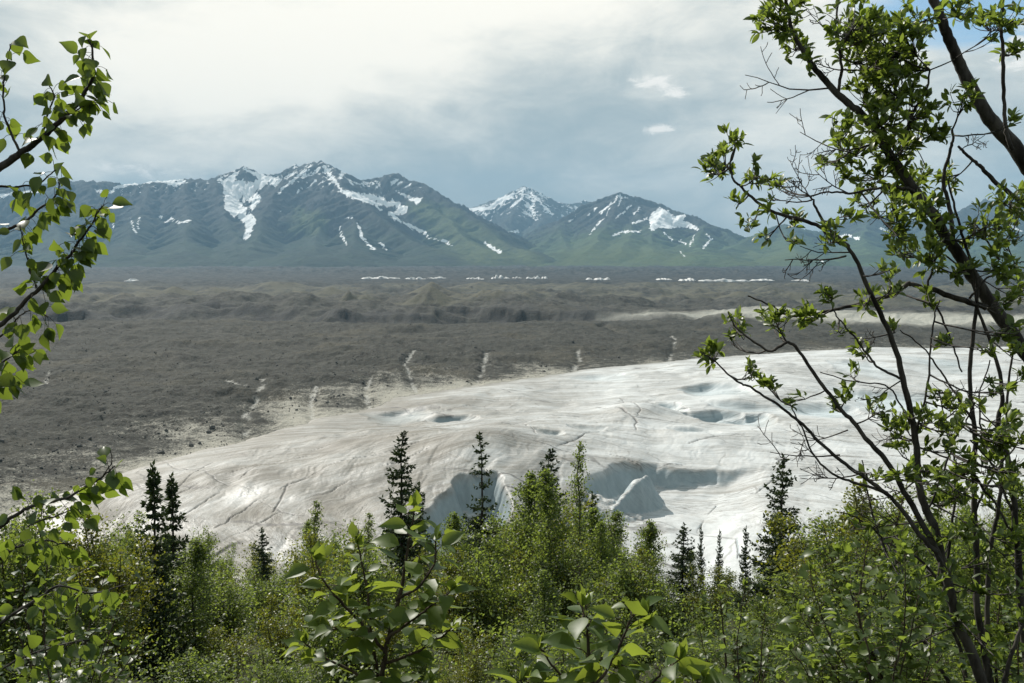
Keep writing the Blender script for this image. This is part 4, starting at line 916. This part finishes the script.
wc.add_stem([(913, 440), (925, 400), (930, 355), (936, 315), (940, 300)], 1.3, .6, YB, name='branch')
wc.add_stem([(910, 425), (895, 395), (880, 385), (850, 382), (820, 372)], 1.0, .5, YB, name='branch')
wc.add_stem([(972, 420), (955, 395), (940, 372), (925, 350), (900, 330)], 1.3, .6, YB + .3, name='branch')
wc.add_stem([(926, 515), (945, 470), (957, 440), (966, 420)], 1.2, .8, YB + .1, name='branch')
for pts, r0, r1, dY in [([(992, 700), (985, 640), (990, 560), (1000, 500), (1006, 440), (1010, 380), (1020, 320)], 3.0, .8, .5), ([(968, 690), (960, 640), (948, 600), (950, 550), (958, 490), (952, 440), (938, 390)], 2.4, .6, .55),
                        ([(1000, 700), (1012, 650), (1030, 600), (1040, 540)], 2.6, 1.0, .1), ([(955, 690), (925, 640), (900, 590), (880, 540), (868, 500), (862, 460)], 2.2, .6, .6), ([(972, 522), (990, 480), (1012, 450), (1030, 420)], 1.4, .6, .35),
                        ([(944, 585), (920, 560), (890, 545), (860, 520), (838, 512)], 1.6, .5, .05), ([(1016, 520), (1000, 480), (985, 440), (980, 400), (990, 360)], 1.4, .6, .3), ([(968, 300), (985, 280), (1005, 268), (1024, 262)], 1.2, .6, .3)]:
    c = wc.add_stem(pts, r0, r1, YB + dY, name='stem')
    if pts[0][1] > 680: wc.foot_stem(c[0], r0 * 1.4, r0, 'stem')
for u, v, r_, d_ in [(1004, 420, 12, .9), (1018, 380, 11, .9), (1010, 300, 12, .9), (985, 430, 10, .8), (940, 395, 10, .9), (952, 450, 11, .8), (962, 490, 12, .9), (985, 500, 12, .9), (1015, 470, 12, .9), (870, 470, 11, .8), (880, 520, 12, .9), (900, 560, 13, .9), (850, 516, 11, .8), (925, 540, 12, .8), (985, 560, 14, 1), (1010, 590, 15, 1), (950, 570, 12, .9), (1020, 350, 12, .9), (975, 400, 9, .8), (1005, 235, 14, .9),
                     (722, 160, 17, 1.1), (735, 135, 12, 1), (712, 172, 13, 1), (760, 172, 15, .9), (733, 203, 9, .8), (752, 222, 11, .8), (772, 208, 10, .8), (793, 216, 12, .9), (776, 183, 8, .6), (795, 238, 9, .8), (765, 238, 7, .8),
                     (832, 236, 14, .8), (848, 214, 10, .7), (735, 325, 13, 1.1), (714, 356, 15, 1.1), (728, 340, 9, .8), (780, 322, 15, 1), (808, 316, 15, 1.1), (830, 294, 11, 1), (765, 316, 9, .8), (750, 372, 11, .9), (772, 388, 10, .9),
                     (795, 398, 8, .7), (862, 350, 11, .9), (850, 372, 9, .8), (846, 396, 11, .9), (880, 408, 13, .9), (892, 430, 12, .9), (950, 430, 12, .9), (925, 446, 9, .8), (928, 468, 13, .9), (962, 462, 13, .9), (945, 500, 18, 1.1),
                     (1002, 440, 12, .9), (1008, 470, 9, .8), (1012, 540, 14, 1), (895, 330, 10, .8), (938, 345, 9, .7), (1000, 390, 12, .8), (955, 405, 11, .8), (890, 268, 10, .9), (838, 330, 8, .7), (1010, 330, 14, .9), (985, 345, 10, .8), (868, 300, 12, .9), (960, 530, 14, .9), (935, 480, 12, .8), (832, 405, 8, .8)]:
    wc.cluster(u, v, r_, YB + rng.normal(0, .15), .043, d_, (5, 9))
for _ in range(52):
    u, v = rng.uniform(895, 1034), rng.uniform(400, 675)
    wc.cluster(u, v, rng.uniform(9, 14), YB + rng.normal(.15, .25), .046, .9, (5, 9))
for b in [(809, 196, 790, 160, .8), (812, 200, 770, 200, .8), (812, 197, 785, 178, .8), (848, 430, 790, 440, .8), (840, 455, 770, 452, .9), (860, 474, 800, 478, .8), (889, 334, 850, 338, .8), (913, 440, 870, 420, .7), (846, 256, 785, 260, 1.0), (852, 252, 800, 246, .8), (972, 520, 1024, 575, 1.), (917, 480, 870, 500, .9), (1000, 430, 960, 380, .9), (925, 520, 850, 530, 1.0), (970, 440, 1020, 480, .9), (902, 380, 860, 400, .8)]:
    wc.bare(*b[:4], YB, b[4])
wc.finish()

# ---- poplar boughs entering from the left edge
YC = 3.2
pl = Plant('poplar_tree', 'poplar at the left edge with backlit heart-shaped leaves hanging on bare boughs', 'poplar', (at(-150, 600, YC)[0], YC + .1), BARK, L_POP, OVATE)
tk = pl.add_stem([(-150, 900, YC + .1), (-145, 640, YC + .1), (-138, 420, YC + .1), (-132, 200, YC + .1), (-128, 0, YC + .1), (-125, -150, YC + .1)], 20, 9, YC, name='trunk')
pl.foot_stem(tk[0], 24, 20)
def bough(pts, r0, r1, Y, n, size=.059, hang=1.0, lo=.25):
    c = pl.add_stem(pts, r0, r1, Y, name='branch'); m = len(c)
    n = int(n * 1.2)
    for k in range(n):
        t = lo + (1 - lo) * (k + rng.uniform(0, .8)) / n; i = min(m - 2, int(t * (m - 1))); a = c[i] + (c[i + 1] - c[i]) * rng.random(); d = unit(c[i + 1] - c[i])
        out = unit(rnd(1)[0] * .9 + d * .6 + np.array([0, -.1, -.1])); L = rng.uniform(.022, .055)
        b = a + out * L + np.array([0, 0, -.012 * hang]); tube(pl.tw, curve([a, (a + b) / 2 + np.array([0, 0, .006]), b], 3), .0009, 3)
        dd = unit(out * .55 + rnd(1)[0] * .35 + np.array([0, 0, -.75 * hang * rng.uniform(.2, 1.3)])); nn = unit(rnd(1)[0] * .9 + np.array([0, -.9, .35]))
        put_leaves(pl.leaf, OVATE, b[None], dd[None], nn[None], size * rng.uniform(.6, 1.12), np.array([np.clip(rng.normal(.55, .3), 0, 1)]), np.array([rng.uniform(.85, 1.1)]))
for pts, r0, r1, dY, n in [
    ([(-130, 260), (-60, 205), (0, 168), (22, 152), (40, 138), (60, 120), (76, 102), (88, 82), (91, 62), (88, 40)], 4.5, .8, 0, 46),
    ([(40, 138), (48, 118), (52, 100), (50, 85)], 1.0, .6, .03, 14), ([(60, 120), (74, 112), (90, 103), (104, 98)], .9, .5, 0, 12), ([(20, 153), (10, 128), (4, 100), (6, 70), (10, 44)], 1.3, .6, .05, 18),
    ([(-130, 240), (-50, 195), (0, 186), (18, 188), (38, 184), (56, 170)], 1.8, .6, -.08, 14), ([(-130, 330), (-60, 262), (0, 232), (22, 222), (40, 208), (55, 195), (62, 178)], 2.2, .6, .1, 26),
    ([(-130, 440), (-60, 370), (0, 320), (18, 303), (35, 288), (52, 268), (66, 253), (80, 236), (95, 218), (104, 205)], 3.0, .7, -.05, 62),
    ([(36, 287), (30, 268), (24, 245), (20, 225)], 1.0, .5, 0, 12), ([(-130, 470), (-50, 400), (0, 366), (14, 354), (24, 345)], 1.6, .6, -.1, 12), ([(-130, 480), (-60, 420), (0, 380), (10, 372)], 1.2, .5, 0, 14), ([(-60, 372), (0, 340), (20, 320), (34, 312), (48, 318)], 1.2, .5, .06, 20)]:
    bough(pts, r0, r1, YC + dY, n, lo=.42 if pts[0][0] < -100 else .1)
YL = 2.9
for pts, r0, r1, dY, n in [([(-140, 640), (-70, 570), (0, 527), (15, 518), (28, 511), (48, 506), (68, 499), (88, 487), (104, 474), (115, 466)], 2.6, .7, 0, 24), ([(28, 526), (46, 520), (66, 512), (80, 508)], 1.0, .5, .02, 10), ([(104, 474), (109, 462), (110, 450)], .6, .4, 0, 2),
                           ([(-140, 700), (-70, 620), (0, 560), (25, 545), (45, 540), (70, 545)], 1.8, .6, .1, 26), ([(-140, 760), (-60, 680), (0, 620), (30, 600), (60, 585), (90, 592), (125, 585)], 2.0, .6, .15, 34), ([(-100, 760), (-40, 700), (10, 665), (50, 650), (90, 640)], 1.6, .6, 0, 28)]:
    bough(pts, r0, r1, YL + dY, int(n * 1.15), .052, .8, lo=.4 if pts[0][0] < -90 else .1)
pl.finish()

# ---- big-leaved saplings and bushes close to the eye
def bigleaf(name, label, Y, stems, size, n, mat=L_BIG, tpl=BROAD, up=.45, gap=1.0):
    u0 = stems[0][0][0]
    s = Plant(name, label, 'sapling' if 'sapling' in name else 'bush', (at(u0, 690, Y)[0], Y), BARK_Y, mat, tpl)
    first = None
    for k, pts in enumerate(stems):
        n_ = n; c = s.add_stem(pts, 3.2 if k == 0 else 1.8 if n < 40 else 1.2, .7 if n < 40 else .4, Y + (0 if k == 0 else rng.normal(0, .08)), name='stem', k=8)
        if k == 0: s.foot_stem(c[0], 5, 3.2, 'stem', Y)
        m = len(c); nn = n if k == 0 else max(5, int(n * .62)); a = rng.uniform(0, 6.28)
        for i in range(nn):
            t = (.12 if k == 0 else .15) + .86 * (i + rng.random() * .5) / nn; j = min(m - 2, int(t * (m - 1))); p = c[j] + (c[j + 1] - c[j]) * rng.random(); d = unit(c[j + 1] - c[j]); a += 2.4 + rng.normal(0, .4)
            e = np.array([math.cos(a), math.sin(a), 0.0]); e = unit(e + d * .35 + np.array([0, 0, up * rng.uniform(-.3, 1.4)])); L = size * rng.uniform(.2, .42 if n_ < 40 else 1.6)
            b = p + e * L; tube(s.tw, curve([p, (p + b) / 2 + np.array([0, 0, .004]), b], 3), .0011, 3)
            dd = unit(e + np.array([0, 0, -.25]) + rng.normal(0, .22, 3)); sz = size * rng.uniform(.6, 1.15) * (1 - .35 * max(0, t - .85) / .15)
            put_leaves(s.leaf, tpl, b[None], dd[None], unit(np.array([0, 0, 1.0]) + rng.normal(0, .38, 3))[None], sz, np.array([np.clip(rng.normal(.5, .28), 0, 1)]), np.array([rng.uniform(.85, 1.2)]))
        tip = c[-1]; q = 5; D_ = unit(rng.normal(0, .5, (q, 3)) + np.array([0, 0, 1.0])); put_leaves(s.leaf, tpl, np.repeat(tip[None], q, 0), D_, unit(rnd(q)), size * rng.uniform(.35, .7, q), rng.uniform(.6, 1, q))
    s.finish(); return s
bigleaf('sapling', 'big-leaved poplar sapling standing below the tall dense spruce', 2.5, [
    [(378, 720), (380, 680), (386, 640), (396, 600), (405, 560), (411, 530), (414, 506)], [(380, 680), (372, 640), (368, 605), (362, 570), (358, 545)], [(384, 650), (360, 622), (338, 600), (322, 580), (316, 560)], [(386, 640), (410, 622), (432, 606), (450, 592)],
    [(378, 690), (350, 670), (322, 655), (304, 642)], [(382, 665), (412, 655), (436, 640), (452, 628)], [(396, 600), (420, 585), (434, 560), (436, 540)], [(372, 640), (345, 630), (320, 628)], [(378, 700), (402, 690), (430, 684)]], .072, 34)
bigleaf('sapling', 'broad glossy-leaved poplar shoot at the bottom centre, nearest of all plants', 1.85, [
    [(588, 730), (592, 690), (588, 655), (585, 625), (582, 606)], [(592, 690), (612, 660), (622, 640), (632, 620), (640, 612)], [(590, 700), (566, 680), (548, 660), (540, 648)], [(594, 705), (640, 690), (662, 672), (680, 660)], [(590, 712), (560, 705), (530, 690), (520, 680)], [(600, 720), (650, 712), (690, 690), (705, 680)], [(588, 672), (606, 664), (618, 668)]], .070, 22)
def ellip_bush(name, label, Y, stems, size, n, mat, tpl): return bigleaf(name, label, Y, stems, size, n, mat, tpl, .3)
fan = lambda u0, v0, tips: [[(u0, v0), ((u0 * 2 + u) / 3 + rng.normal(0, 5), (v0 * 2 + v) / 3), ((u0 + u * 2) / 3 + rng.normal(0, 5), (v0 + v * 2) / 3 + 4), (u, v)] for u, v in tips]
bigleaf('bush', 'glossy grey-green willow bush filling the bottom right in front of the stems', 3.3, fan(890, 760, [(868, 540), (838, 552), (810, 570), (850, 590), (880, 580), (905, 548), (922, 575), (800, 612), (830, 630), (790, 650), (860, 640), (900, 620), (935, 610), (815, 668), (870, 672), (910, 660), (945, 650), (780, 680)]), .060, 62, L_WIL, BROAD, .3)
bigleaf('bush', 'light green leafy bush in the bottom right corner', 4.4, fan(1010, 780, [(1000, 600), (1022, 590), (975, 625), (1010, 640), (1040, 620), (985, 660), (960, 668), (1030, 665)]), .058, 60, L_BIG, BROAD, .3)
bigleaf('bush', 'leafy willow bush beside the nearest shoot at the bottom', 4.6, fan(735, 800, [(720, 600), (745, 585), (765, 610), (700, 630), (735, 640), (770, 650), (690, 665), (720, 675), (755, 680)]), .055, 100, L_WIL, BROAD, .3)
bigleaf('bush', 'shaded broad-leaved bush in the bottom left corner', 4.4, fan(60, 800, [(20, 560), (48, 548), (80, 560), (105, 575), (125, 600), (8, 600), (40, 610), (75, 620), (110, 640), (138, 645), (20, 660), (60, 665), (95, 675), (-15, 640)]), .056, 56, L_POP, OVATE, .3)
